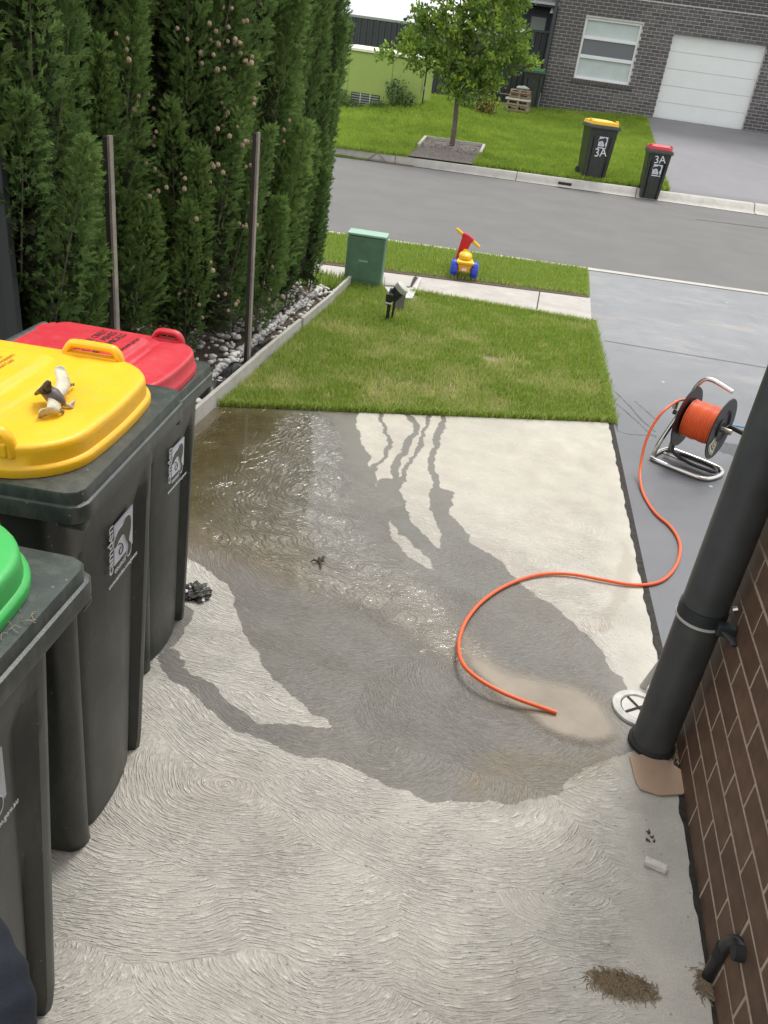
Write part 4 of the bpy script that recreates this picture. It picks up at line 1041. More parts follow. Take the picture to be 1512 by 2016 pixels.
p = [atz(x, y, .012) for x, y in ((1240, 1487), (1262, 1484), (1315, 1496), (1352, 1522), (1362, 1548), (1345, 1562), (1300, 1564), (1262, 1552), (1252, 1535))]
cb = MB().prism([(a[0], a[1]) for a in p][::-1], .004, .011).obj('stone_offcut', 'cardboard', bevel=.002)
cb.data.update(); tag(cb, 'tan flat offcut lying on the slab against the brick wall under the drainpipe', 'board')
p = atz(1289, 1708)
ch = MB().box(-.030, .030, -.011, .011, 0, .019, Matrix.Rotation(R(-12), 4, 'Z')).obj('concrete_chip', 'chalk', bevel=.004); ch.location = (p[0], p[1], .001)
tag(ch, 'small whitish oblong chip lying on the slab', 'stone chip')
for k, (x, y, s) in enumerate(((1278, 1640, 1.0), (1284, 1650, .8), (1276, 1655, .9), (1288, 1658, .6))):
    p = atz(x, y); mb = MB()
    for j in range(3):
        a = rnd.uniform(0, 6.28); mb.tube([(0, 0, .002), (math.cos(a) * .010 * s, math.sin(a) * .010 * s, .004)], [.0035 * s, .001], 5)
    o = mb.obj('leaf_fragment', 'leaf_litter'); o.location = p
    tag(o, ('topmost tiny dark leaf fragment above the whitish chip', 'second tiny dark leaf fragment above the whitish chip, right of the topmost', 'lower left tiny dark leaf fragment above the whitish chip', 'smallest leaf fragment, nearest the whitish chip')[k], 'leaf litter', 'tiny leaf fragments on the slab')
p = atz(630, 1105, .01); mb = MB()
for a, l in ((R(80), .05), (R(200), .04), (R(-70), .055), (R(10), .02), (R(120), .03)):
    mb.tube([(0, 0, .008), (math.cos(a) * l * .6, math.sin(a) * l * .6, .016), (math.cos(a) * l, math.sin(a) * l, .006)], [.006, .0045, .001], 6)
o = mb.obj('twig', 'leaf_litter', smooth=True); o.location = (p[0], p[1], 0); tag(o, 'small dark twig caught in the running water', 'twig')
# crumpled bag by the red bin
p = atz(384, 1162, .02); me = bpy.data.meshes.new('bag'); bm = bmesh.new(); bmesh.ops.create_icosphere(bm, subdivisions=4, radius=1)
for v in bm.verts:
    d = v.co.normalized(); f = 1 + .28 * math.sin(5 * d.x + 3 * d.y) * math.sin(6 * d.y - 2 * d.z) + .22 * math.sin(13 * d.x - 7 * d.z) * math.cos(11 * d.y + 3) + .10 * math.sin(29 * d.x + 17 * d.y)
    v.co = Vector((d.x * .050 * f, d.y * .045 * f, max(d.z * .024 * f, -.012)))
bm.to_mesh(me); bm.free(); o = link('crumpled_bag', me, 'plastic_bag'); o.location = (p[0], p[1], .012)
tag(o, 'crumpled dark plastic scrap on the slab beside the red lidded bin', 'plastic bag')

# ------------------------------------------------------------ hose reel and hoses
rc = atz(1352, 912)
reel = thing('hose_reel', 'steel framed hose reel wound with orange hose on the dark driveway', 'hose reel', (.315, 4.50, 0), R(-30))
AXX0, AXX1, AXZ, DR = -.072, .128, .262, .176
def disc(x, name='reel_disc'):
    M_ = Matrix.Translation((x, 0, AXZ)) @ Matrix.Rotation(R(90), 4, 'Y')
    return MB().lathe([(.0, -.004), (.045, -.004), (.05, -.014), (.10, -.014), (.11, -.003), (DR - .01, -.003), (DR, .001), (DR - .002, .006), (.11, .006), (.1, -.004), (.05, -.004), (.045, .006), (0, .006)], 44, M_).obj(name, 'black_plastic', reel, smooth=True)
disc(AXX0); d2 = disc(AXX1)
MB().tube([(AXX0, 0, AXZ), (AXX1, 0, AXZ)], .055, 24).obj('drum', 'black_plastic', reel, smooth=True)
pts = []
nl = 15
for lay, rad in ((0, .090), (1, .101)):
    for k in range(nl * 24):
        a = 2 * math.pi * k / 24; f = k / (nl * 24); f = f if lay == 0 else 1 - f
        x = AXX0 + .014 + (AXX1 - AXX0 - .030) * f; pts.append((x, rad * math.cos(a) * (1 + .01 * math.sin(k * .37)), AXZ + rad * math.sin(a) + .002 * math.sin(k * .21)))
MB().tube(pts, .0070, 7).obj('wound_hose', 'hose_orange', reel, smooth=True)
# frame: upright beside the left disc, curving over into the carrying handle, down into the looped base
xl = AXX0 - .028
up = spline([(xl - .045, -.115, .016), (xl - .038, -.10, .10), (xl - .012, -.02, AXZ), (xl + .010, .02, AXZ + .12), (xl + .022, .035, .440), (xl + .050, .040, .482), (xl + .090, .040, .490), (xl + .15, .036, .480), (xl + .215, .03, .466)], 8)
MB().tube(up, .0125, 14).obj('upright_and_handle', 'steel', reel, smooth=True)
lo_ = spline([(xl - .045, -.115, .014), (xl - .02, -.150, .014), (.03, -.158, .014), (.14, -.152, .014), (.19, -.11, .014), (.21, .0, .014), (.185, .075, .014), (.10, .095, .014), (.0, .095, .014), (xl - .02, .085, .014), (xl - .05, .03, .014), (xl - .055, -.06, .014)], 7, closed=True)
MB().tube(lo_ + [lo_[0]], .0125, 14, cap=False).obj('base_frame', 'steel', reel, smooth=True)
MB().tube([(xl - .03, .07, .016), (xl - .006, .0, AXZ)], .010, 10).obj('rear_strut', 'steel_worn', reel, smooth=True)
MB().box(xl - .02, .18, -.045, -.020, .022, .028).obj('base_plate', 'steel_worn', reel)
MB().tube([(xl - .050, 0, AXZ), (AXX0, 0, AXZ)], .014, 12).obj('axle', 'black_plastic', reel, smooth=True)
MB().tube([(xl - .05, 0, AXZ + .02), (xl - .05, 0, AXZ + .065)], .014, 10).obj('tap_fitting', 'steel_worn', reel, smooth=True)
MB().tube([(AXX1, 0, AXZ), (AXX1 + .05, 0, AXZ), (AXX1 + .06, .0, AXZ)], .016, 12).obj('hub', 'steel_worn', reel, smooth=True)
MB().box(AXX1 + .010, AXX1 + .022, -.012, .085, AXZ - .014, AXZ + .014).obj('crank_arm', 'black_plastic', reel, bevel=.004)
MB().tube([(AXX1 + .02, .08, AXZ), (AXX1 + .045, .082, AXZ), (AXX1 + .105, .082, AXZ - .008)], [.013, .015, .015], 12).obj('crank_handle', 'black_plastic', reel, smooth=True)
# label sector on the outer disc
sect = [(r_ * math.cos(a), r_ * math.sin(a)) for r_, rng_ in ((.150, np.linspace(R(205), R(262), 10)), (.075, np.linspace(R(262), R(205), 10))) for a in rng_]
mb = MB(); n_ = len(sect); mb.add([(AXX1 + .0085, y, AXZ + z) for y, z in sect], [tuple(range(n_))]); lb = mb.obj('label', 'label_cream', reel)
for r_, w_, mm in ((.142, .0035, 'black_plastic'), (.118, .006, 'label_violet'), (.100, .004, 'label_violet'), (.083, .003, 'black_plastic')):
    for k in range(9 if mm == 'black_plastic' else 1):
        if mm == 'black_plastic': rng_ = np.linspace(R(208 + k * 5.8), R(211 + k * 5.8), 3)
        else: rng_ = np.linspace(R(214), R(252), 10)
        ss = [((r_ - w_) * math.cos(a), (r_ - w_) * math.sin(a)) for a in rng_] + [((r_ + w_) * math.cos(a), (r_ + w_) * math.sin(a)) for a in rng_[::-1]]
        mb = MB(); mb.add([(AXX1 + .0095, y, AXZ + z) for y, z in ss], [tuple(range(len(ss)))]); mb.obj('label_print', mm, lb)
# black feed hose lying inside the base
MB().tube(spline([(xl, .02, .10), (xl + .03, -.03, .050), (.02, -.05, .034), (.10, -.06, .034), (.19, -.045, .036), (.15, .02, .034), (.04, .03, .036), (-.04, -.01, .045)], 8), .0095, 10).obj('feed_hose', 'black_plastic', reel, smooth=True)
# running-out hose
HP = [(1352, 787, .372), (1336, 789, .365), (1310, 806, .34), (1288, 833, .27), (1272, 868, .18), (1263, 905, .09), (1260, 940, .03), (1268, 975, .009), (1290, 1010, .009), (1318, 1035, .009), (1335, 1060, .009), (1339, 1085, .009), (1330, 1115, .009),
      (1308, 1140, .009), (1275, 1151, .009), (1235, 1150, .011), (1180, 1140, .013), (1130, 1131, .013), (1085, 1129, .012), (1040, 1136, .011), (990, 1156, .010), (948, 1185, .012), (920, 1218, .016), (906, 1250, .026), (903, 1280, .036), (912, 1308, .044), (940, 1335, .045), (985, 1361, .038), (1030, 1380, .028), (1070, 1394, .018), (1096, 1403, .014)]
hp = [tuple(atz(x, y, z)) for x, y, z in HP]; hp = spline(hp, 6)
hz = MB().tube(hp, .0072, 12).obj('garden_hose', 'hose_orange', smooth=True); tag(hz, 'orange hose curving from the reel across the slab into the puddle', 'hose')
bl = [tuple(atz(x, y, z)) for x, y, z in ((1440, 837, .25), (1450, 838, .23), (1475, 843, .16), (1500, 846, .09), (1530, 848, .02), (1570, 852, .01), (1640, 870, .01))]
o = MB().tube(spline(bl, 6), .0062, 10).obj('supply_hose', 'hose_blue', smooth=True); tag(o, 'thin blue hose leading away from the reel to the right', 'hose')

# ------------------------------------------------------------ timber edging, pebbles, stakes
tp = [atz(x, y, 0)[:2] for x, y in ((330, 885), (376, 834), (478, 745), (570, 668))]
ed = thing('garden_edging', 'pale weathered timber edging between pebble bed and lawn', 'edging', (0, 0, 0))
ends = [(-2.325, 3.34), (-2.325, 4.72), (-2.315, 5.62), (-2.305, 6.45), (-2.315, 7.12)]
for k, (a, b) in enumerate(zip(ends[:-1], ends[1:])):
    d = Vector((b[0] - a[0], b[1] - a[1], 0)); l = d.length - .012; ang = math.atan2(d.y, d.x); off = (-.006, .004, -.003, .008)[k]
    mb = MB(); mb.box(0, l, -.012 + off, .012 + off, -.03, .088 - .006 * (k % 2)); o = mb.obj('board', 'timber_white', ed, bevel=.002); o.location = (a[0], a[1], 0); o.rotation_euler = (R(rnd.uniform(-3, 3)), 0, ang)
for (x, y) in ((-2.345, 4.73), (-2.34, 5.63), (-2.335, 6.46)):
    MB().box(x - .014, x + .010, y - .02, y + .02, -.03, .075).obj('peg', 'stake_dark', ed)
NP = 3000; ico = bmesh.new(); bmesh.ops.create_icosphere(ico, subdivisions=1, radius=1); iv = np.array([v.co[:] for v in ico.verts]); fi = np.array([[v.index for v in f.verts] for f in ico.faces]); ico.free()
px = RNG.uniform(-3.9, XL - .02, NP); py = RNG.uniform(3.32, 6.88, NP); m_ = px > -3.4; px[m_ & (RNG.random(NP) < .3)] = RNG.uniform(-2.9, XL - .03)
pos = np.c_[px, py, RNG.uniform(-.01, .035, NP)]
sc_ = RNG.uniform(.011, .029, (NP, 1)) * RNG.uniform(.6, 1.2, (NP, 3)) * [1, 1, .7]
V = iv[None] * sc_[:, None] * RNG.uniform(.82, 1.15, (NP, len(iv), 1)) + pos[:, None]
F = fi[None] + (np.arange(NP) * len(iv))[:, None, None]
o = npmesh('pebbles', V.reshape(-1, 3), F.reshape(-1, 3), 'pebble', smooth=False); tag(o, 'white and cream pebbles in the bed under the cypresses', 'pebbles', kind='stuff')
# rumpled black weed mat showing at the edge
mb = MB(); vs = []; nn = 26
for k in range(nn):
    y_ = 3.9 + 1.25 * k / nn
    for j, (dx, h) in enumerate(((-.16, .0), (-.11, .045), (-.065, .072), (-.03, .05), (-.016, .0))): vs.append((XL + dx + .015 * math.sin(k * 1.3 + j), y_, h * (1 + .5 * math.sin(k * .9 + j * 2)) * (.5 + .5 * math.sin(k * .35) ** 2)))
mb.add(vs, [(k * 5 + j, k * 5 + j + 1, k * 5 + 6 + j, k * 5 + 5 + j) for k in range(nn - 1) for j in range(4)])
o = mb.obj('weed_mat', 'black_plastic', smooth=True, fix=True); o.modifiers.new('s', 'SOLIDIFY').thickness = .003
tag(o, 'rumpled black plastic weed mat behind the near end of the timber edging', 'weed mat')
def stake(name, px0, py0, pyx, Y, w, d, mm, label, dark=True):
    top = atY(px0, py0, Y); t = thing(name, label, 'stake', (top[0], Y, 0), 0)
    MB().box(-w / 2, w / 2, -d / 2, d / 2, -.05, top[2]).obj('post', 'stake_dark' if dark else mm, t)
    if dark: MB().box(w / 2 + .0005, w / 2 + .012, -d / 2 - .001, d / 2 + .002, -.05, top[2] + .006).obj('pale_face', mm, t)
    return t
stake('garden_stake', 503, 262, 0, 4.68, .022, .03, 'stake_timber', 'tall dark timber stake with a pale edge, at the right end of the tree row')
stake('garden_stake', 209, 268, 0, 3.62, .022, .03, 'stake_timber', 'tall timber stake standing left, between the two nearest cypresses')
stake('garden_stake', 461, 382, 0, 5.15, .016, .014, 'stake_timber', 'thin grey stake half hidden in foliage left of the right-hand stake', dark=False)
fp_ = thing('fence_post', 'dark steel fence post at the left edge behind the bins', 'post', (-3.02, 3.10, 0), R(8))
tp_ = atY(6, 430, 3.1)
fp_.location = (tp_[0], 3.1, 0)
MB().box(-.025, .025, -.025, .025, 0, 1.35).obj('post', 'charcoal_dark', fp_, bevel=.003)
MB().box(-.6, -.026, -.012, .012, 0.0, 1.25).obj('panel', 'charcoal_dark', fp_)

# ------------------------------------------------------------ cypress hedge
def crowd(name, base, dirs, up, lens, leafl, leafw, nleaf, tint, m, parent, flat=.9, jitter=.25):
    """feathery flat sprays: base (n,3), unit dirs, side vectors; nleaf leaflets + tip"""
    n = len(base); side = np.cross(dirs, up); side /= np.linalg.norm(side, axis=1)[:, None] + 1e-9
    nor = np.cross(side, dirs); Vs = []; Ts = []
    for k in range(nleaf):
        t = (k + .6) / nleaf; sg = 1 if k % 2 else -1
        if k == nleaf - 1: ang = np.zeros(n); t = .72
        else: ang = sg * RNG.uniform(.35, .85, n)
        o_ = base + dirs * (lens * t)[:, None]
        dl = dirs * np.cos(ang)[:, None] + side * np.sin(ang)[:, None] + nor * (RNG.normal(0, jitter, n))[:, None]
        dl /= np.linalg.norm(dl, axis=1)[:, None]
        ll = leafl * RNG.uniform(.7, 1.25, n) * (1.0 - .35 * t); pw = np.cross(dl, nor); pw /= np.linalg.norm(pw, axis=1)[:, None] + 1e-9
        w = leafw * RNG.uniform(.7, 1.2, n)
        Vs.append(np.stack([o_ - pw * (w / 2)[:, None], o_ + pw * (w / 2)[:, None], o_ + dl * ll[:, None]], 1)); Ts.append(np.repeat((tint * (.7 + .45 * t))[:, None], 3, 1))
    V = np.stack(Vs, 1).reshape(-1, 3); T = np.stack(Ts, 1).reshape(-1); F = np.arange(len(V)).reshape(-1, 3)
    return npmesh(name, V, F, m, parent, tint=np.clip(T, 0, 1))
cone_me = None
def cone_mesh():
    bm = bmesh.new(); bmesh.ops.create_icosphere(bm, subdivisions=2, radius=.016)
    for v in bm.verts: v.co *= 1 + .10 * math.sin(v.co.x * 420) * math.cos(v.co.z * 380)
    me = bpy.data.meshes.new('seed_cone'); bm.to_mesh(me); bm.free(); me.materials.append(MATS['cone']); return me
cone_me = cone_mesh()
def cypress(cx, cy, Rr, Ht, seed, label, tbias, ncone, plen=(.5, 1.1), prad=(.085, .16), np_=52, den=1.0, up=.82):
    global RNG; r = np.random.default_rng(seed); RNG = np.random.default_rng(seed + 100)
    t = thing('cypress_tree', label, 'tree', (cx, cy, 0), 0, 'row of cypress trees beside the bins')
    MB().tube([(0, 0, -.05), (.01, 0, .5), (0, .01, 2.0), (0, 0, Ht * .9)], [.045, .04, .028, .008], 9).obj('trunk', 'bark', t, smooth=True)
    B = []; D = []; T = []; tips = []; limbs = MB()
    nz = np_
    for k in range(nz):
        zz = (k + r.random()) / nz * (Ht - .35) - .05; a = k * 2.39996 + r.normal(0, .35)
        prof = Rr * (1.0 + .08 * max(0, .9 - zz)) * (1 - .75 * max(0, (zz - (Ht - 1.1)) / 1.2) ** 1.3) if zz > 0 else Rr * 1.1
        L = r.uniform(*plen); pr = r.uniform(*prad); rad0 = prof * r.uniform(.45, .70)
        p0 = np.array([math.cos(a) * rad0, math.sin(a) * rad0, max(zz, .02)])
        tilt = r.uniform(.06, .28); ax_ = np.array([math.cos(a) * tilt, math.sin(a) * tilt, 1.0]); ax_ /= np.linalg.norm(ax_)
        limbs.tube([(0, 0, max(zz - .12, 0)), tuple(p0), tuple(p0 + ax_ * L * .7)], [.010, .007, .002], 5, cap=False)
        ns = int(den * 480 * (L / .8) * (pr / .11)); tt = r.random(ns) ** .85; ph = r.uniform(0, 2 * np.pi, ns)
        e1 = np.cross(ax_, [0, 1, .1]); e1 /= np.linalg.norm(e1); e2 = np.cross(ax_, e1)
        rp = pr * np.minimum(1, tt * 3.5 + .35) * (1 - tt) ** .55 * r.uniform(.55, 1.0, ns) ** .6
        lump = 1 + .22 * np.sin(ph * 3 + tt * 11 + k) * np.sin(tt * 17 + k * 2)
        rp = rp * lump
        out = e1 * np.cos(ph)[:, None] + e2 * np.sin(ph)[:, None]
        b = p0 + ax_ * (tt * L)[:, None] + out * rp[:, None]; d = ax_ * up + out * r.uniform(.5, 1.3, ns)[:, None] + r.normal(0, .30, (ns, 3)); d /= np.linalg.norm(d, axis=1)[:, None]
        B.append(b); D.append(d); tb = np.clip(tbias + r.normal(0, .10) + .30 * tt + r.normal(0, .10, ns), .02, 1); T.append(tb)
        tips.append((p0 + ax_ * L * r.uniform(.2, .8), a, pr))
    limbs.obj('branches', 'bark', t)
    B = np.concatenate(B); D = np.concatenate(D); T = np.concatenate(T); keep = B[:, 2] > .02; B, D, T = B[keep], D[keep], T[keep]
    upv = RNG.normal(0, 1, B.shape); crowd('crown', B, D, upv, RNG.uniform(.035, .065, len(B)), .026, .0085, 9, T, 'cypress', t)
    # dead inner foliage, sparse and brown
    ni = int(2600 * den); a = r.uniform(0, 6.28, ni); rr_ = Rr * .52 * r.random(ni) ** .5; z = r.uniform(.15, Ht * .85, ni)
    b = np.c_[np.cos(a) * rr_, np.sin(a) * rr_, z]; d = np.c_[np.cos(a), np.sin(a), r.uniform(-.2, 1.2, ni)]; d /= np.linalg.norm(d, axis=1)[:, None]
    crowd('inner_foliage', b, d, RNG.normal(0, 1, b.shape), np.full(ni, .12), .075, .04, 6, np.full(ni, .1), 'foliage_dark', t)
    # cones in little clusters on the side of the yard
    made = 0; kk = 0
    while made < ncone and kk < 400:
        kk += 1; a = r.uniform(R(-120), R(10)); z = r.uniform(.15, 2.0); rad = Rr * r.uniform(.92, 1.10)
        c_ = np.array([math.cos(a) * rad, math.sin(a) * rad, z])
        for j in range(r.integers(1, 5)):
            o = bpy.data.objects.new('seed_cone', cone_me); COL.objects.link(o); o.parent = t; s = r.uniform(.55, .9); o.scale = (s, s, s * 1.1)
            o.location = tuple(c_ + r.normal(0, .032, 3)); made += 1
    RNG = np.random.default_rng(seed + 999)
    return t
cypress(-3.10, 3.36, .40, 3.5, 11, 'nearest cypress at the left edge, dark green with broad upright plumes', .16, 0, np_=74)
cypress(-3.16, 4.14, .38, 3.6, 12, 'second cypress from the left, mid green, just left of the left stake', .30, 26, np_=74)
cypress(-2.87, 4.80, .40, 3.6, 13, 'open cypress with many tan cones between the two stakes', .34, 110, prad=(.09, .15), np_=78)
cypress(-2.80, 5.45, .34, 3.6, 14, 'cypress directly behind the tall right stake, with tan cones', .33, 60, np_=74)
cypress(-2.74, 5.98, .27, 3.7, 15, 'slim ropey cypress, second from the street end', .26, 12, plen=(.7, 1.2), prad=(.06, .10), np_=84, up=1.2)
cypress(-2.72, 6.52, .285, 3.8, 16, 'dark slim cypress at the street end of the row', .08, 4, plen=(.7, 1.2), prad=(.06, .10), np_=84, up=1.2)

# ------------------------------------------------------------ green pillar box, meter, pit, toy trike
p0 = atz(682, 553); p1 = atz(745, 571); a_ = math.atan2(p1[1] - p0[1], p1[0] - p0[0])
pl = thing('utility_pillar', 'green utility pillar box standing on the grass by the footpath', 'utility box', ((p0[0] + p1[0]) / 2 - .01, 7.26, 0), R(6))
PW, PDp, PH = .335, .20, .445
MB().box(-PW / 2, PW / 2, -PDp / 2, PDp / 2, -.03, PH - .025).obj('cabinet', 'pillar_green', pl, bevel=.012)
MB().box(-PW / 2 - .006, PW / 2 + .006, -PDp / 2 - .006, PDp / 2 + .006, PH - .022, PH).obj('lid', 'pillar_top', pl, bevel=.008)
MB().box(-PW / 2 + .03, PW / 2 - .03, -PDp / 2 - .004, -PDp / 2 - .0005, .05, PH - .06).obj('door', 'pillar_green', pl, bevel=.002)
MB().box(-.05, .03, -PDp / 2 - .0055, -PDp / 2 - .004, .21, .225).obj('nameplate', 'pillar_top', pl)
c = atz(762, 632)
mt = thing('water_meter', 'black and grey water meter on a stake in the lawn', 'water meter', (c[0], c[1], 0))
tb_ = Vector(atY(768, 585, c[1])) - Vector((c[0], c[1], 0))
MB().tube([(0, 0, -.03), (.0, 0, .15), (.005, 0, .22)], .014, 10).obj('riser', 'black_plastic', mt, smooth=True)
MB().box(-.030, .026, -.02, .02, .155, .215).obj('valve', 'black_plastic', mt, bevel=.005)
MB().box(-.028, .02, -.022, .018, .140, .150).obj('seal', 'white_print', mt)
M_ = Matrix.Translation((.045, .06, .225)) @ Matrix.Rotation(R(38), 4, 'Y')
MB().lathe([(0, -.07), (.042, -.07), (.048, -.05), (.048, .02), (.0, .02)], 22, M_).obj('meter_body', 'charcoal_dark', mt, smooth=True)
MB().lathe([(.053, .0205), (.055, .03), (.055, .060), (.048, .066), (0, .066)], 22, M_).obj('meter_cap', 'meter_lid', mt, smooth=True)
MB().box(-.075, -.03, .05, .075, .10, .24, Matrix.Rotation(R(14), 4, 'Y')).obj('side_flap', 'louvre', mt, bevel=.006)
MB().tube([(.03, .06, .2), (.03, .05, .1), (.025, .05, -.03)], .009, 8).obj('outlet_pipe', 'black_plastic', mt)
c = atz(783, 612)
o = MB().box(-.035, .035, -.035, .035, -.03, .155).obj('marker_post', 'stake_timber', bevel=.003); o.location = (c[0], c[1] + .05, 0); o.rotation_euler = (0, R(2), R(12)); o.data.materials.clear(); o.data.materials.append(MATS['steel_worn'])
mat('grey_timber', (.22, .20, .19), .9, nscale=12, namt=.25, bump=.003, bscale=60); o.data.materials.clear(); o.data.materials.append(MATS['grey_timber'])
tag(o, 'short weathered grey timber post beside the water meter', 'post')
pit = thing('service_pit', 'square concrete service pit with white rim in the footpath', 'pit', (0, 0, 0))
def quad(pts, z0, z1, name, m, par, bev=.004):
    P = [atz(x, y, z1) for x, y in pts]; return MB().prism([(a[0], a[1]) for a in P], z0, z1).obj(name, m, par, bevel=bev, fix=True)
quad([(757, 564), (812, 567), (826, 545), (829, 545), (829, 549), (812, 587), (771, 584)], .0, .028, 'rim', 'pit_white', pit)
quad([(758, 541), (814, 545), (807, 563), (757, 560)], .002, .022, 'cover', 'path_concrete', pit)
quad([(815, 545), (823, 546), (810, 565), (808, 563)], .002, .006, 'gap', 'black_gap', pit, bev=0)
# toy trike
tl, tr = atz(895, 549), atz(935, 550); tc_ = (tl + tr) / 2
tr_ = thing('toy_trike', 'red, yellow and blue plastic ride-on trike seen from behind on the verge', 'toy', (tc_[0] - .03, tc_[1] + .02, .01), R(8)) 
def tyre(x, y, r_, w, par):
    M_ = Matrix.Translation((x, y, r_)) @ Matrix.Rotation(R(90), 4, 'Y')
    t_ = MB().lathe([(.02, -w / 2), (r_ * .6, -w / 2), (r_ * .86, -w * .46), (r_ * .97, -w * .3), (r_, -w * .1), (r_, w * .1), (r_ * .97, w * .3), (r_ * .86, w * .46), (r_ * .6, w / 2), (.02, w / 2)], 24, M_)
    o = t_.obj('wheel', 'toy_blue', par, smooth=True); mb = MB()
    for k in range(20):
        a = 2 * math.pi * k / 20; Mk = Matrix.Translation((x, y, r_)) @ Matrix.Rotation(a, 4, 'X'); mb.box(-w * .33, w * .33, -.004, .004, r_ - .004, r_ + .003, Mk)
    mb.obj('tread', 'toy_blue', o)
tyre(-.095, 0, .082, .068, tr_); tyre(.105, 0, .082, .068, tr_); 
M0 = Matrix.Translation((-.03, .30, .0))
tyre(-.055, .27, .10, .05, tr_)
MB().tube([(-.12, 0, .082), (.13, 0, .082)], .012, 10).obj('axle', 'toy_orange', tr_)
MB().add([(-.048, -.06, .06), (.052, -.06, .06), (.052, .05, .06), (-.048, .05, .06), (-.065, -.07, .135), (.075, -.07, .135), (.07, .08, .14), (-.06, .08, .14)],
         [(3, 2, 1, 0), (4, 5, 6, 7), (0, 1, 5, 4), (1, 2, 6, 5), (2, 3, 7, 6), (3, 0, 4, 7)]).obj('rear_box', 'toy_orange', tr_, bevel=.008)
MB().box(-.022, .026, -.068, -.062, .075, .10).obj('badge', 'white_print', tr_)
MB().add([(-.075, -.085, .135), (.085, -.085, .135), (.08, .06, .14), (-.07, .06, .14), (-.092, -.095, .165), (.10, -.095, .165), (.06, .08, .19), (-.055, .08, .19)],
         [(3, 2, 1, 0), (4, 5, 6, 7), (0, 1, 5, 4), (1, 2, 6, 5), (2, 3, 7, 6), (3, 0, 4, 7)]).obj('seat_pan', 'toy_yellow', tr_, bevel=.014, seg=3)
mb = MB(); mb.lathe([(.0, .0), (.052, .002), (.066, .02), (.066, .045), (.05, .065), (.0, .075)], 24, Matrix.Translation((.0, .03, .165)) @ Matrix.Scale(1.35, 4, (0, 1, 0))); mb.obj('seat', 'toy_yellow', tr_, smooth=True)
MB().add([(-.03, .10, .20), (.03, .10, .20), (.035, .20, .17), (-.05, .20, .17), (-.018, .12, .245), (.018, .12, .245), (.02, .2, .235), (-.03, .2, .235)],
         [(3, 2, 1, 0), (4, 5, 6, 7), (0, 1, 5, 4), (1, 2, 6, 5), (2, 3, 7, 6), (3, 0, 4, 7)]).obj('seat_nose', 'toy_yellow', tr_, bevel=.01)
MB().add([(-.095, .17, .06), (-.035, .17, .06), (-.035, .34, .06), (-.095, .34, .06), (-.055, .16, .36), (.05, .15, .33), (.045, .22, .33), (-.05, .22, .37)],
         [(3, 2, 1, 0), (4, 5, 6, 7), (0, 1, 5, 4), (1, 2, 6, 5), (2, 3, 7, 6), (3, 0, 4, 7)]).obj('front_fork', 'toy_red', tr_, bevel=.014, seg=3)
MB().tube([(-.055, .18, .372), (.0, .18, .354), (.055, .175, .320)], .024, 12).obj('handlebar', 'toy_red', tr_, smooth=True)
MB().tube([(-.052, .18, .370), (-.125, .185, .412)], [.015, .016], 12).obj('grip', 'toy_yellow', tr_, smooth=True)
MB().tube([(.052, .175, .322), (.125, .165, .275)], [.015, .016], 12).obj('grip', 'toy_yellow', tr_, smooth=True)

# ------------------------------------------------------------ street tree
tb3 = (-3.04, 18.85)
tree = thing('street_tree', 'young bright green leafy street tree in a square bed across the road', 'tree', (tb3[0], tb3[1], zt(*tb3)))
H0 = zt(*tb3)
tk = [(0, 0, -.1), (.0, 0, .4), (-.03, 0, .85), (-.03, 0, 1.25), (.02, .02, 1.9), (.0, .0, 2.8), (.05, 0, 3.6)]
MB().tube(spline(tk, 4), [float(v) for v in np.interp(np.linspace(0, 6, 25), range(7), [.062, .052, .046, .043, .03, .018, .006])], 12).obj('trunk', 'bark', tree, smooth=True)
r = np.random.default_rng(5); LB = []; mb = MB(); ends_ = []
# crown lobes measured against the photo: (dx, dz, radius)
lobes = [(-1.55, 1.55, .22), (-1.2, 1.75, .35), (-.75, 1.6, .42), (-.85, 2.2, .45), (-.7, 2.85, .5), (-.2, 1.55, .45), (-.2, 2.2, .55), (.0, 3.0, .6), (.3, 1.35, .42), (.5, 1.75, .5), (.5, 2.5, .5),
         (.8, 2.1, .40), (1.0, 1.75, .32), (1.35, 1.75, .20), (.85, 2.9, .42), (.1, 3.7, .5), (-.6, 3.5, .42), (.7, 3.5, .40), (-.1, 1.15, .30), (.65, 1.25, .28)]
for dx, dz, rr_ in lobes:
    for q in range(2):
        c_ = np.array([dx, r.uniform(-.55, .55) * (1 - abs(dx) / 2.6), dz]) + r.normal(0, .06, 3)
        s0 = min(1.3 + .35 * dz * r.random(), dz * .85); mb.tube([(0, 0, max(s0 - .1, .95)), tuple(np.array([dx * .45, c_[1] * .4, (s0 + dz) / 2])), tuple(c_)], [.020, .012, .004], 6, cap=False)
        nc = int(23 * (rr_ / .4) ** 2)
        for j in range(nc):
            v = r.normal(0, 1, 3); v /= np.linalg.norm(v); e = c_ + v * rr_ * r.uniform(.35, 1.0) * [1, .9, .85]; ends_.append(e)
            if j % 3 == 0: mb.tube([tuple(c_), tuple((c_ + e) / 2 + [0, 0, .02]), tuple(e)], [.006, .004, .002], 4, cap=False)
mb.obj('branches', 'bark', tree)
E = np.array(ends_); nE = len(E); per = 15; base = np.repeat(E, per, 0) + r.normal(0, .045, (nE * per, 3))
d = r.normal(0, 1, (nE * per, 3)) + [0, 0, .55]; d /= np.linalg.norm(d, axis=1)[:, None]
s_ = np.cross(d, r.normal(0, 1, d.shape)); s_ /= np.linalg.norm(s_, axis=1)[:, None]
l = r.uniform(.065, .115, len(d))[:, None]; w = l * .30; nrm = np.cross(d, s_)
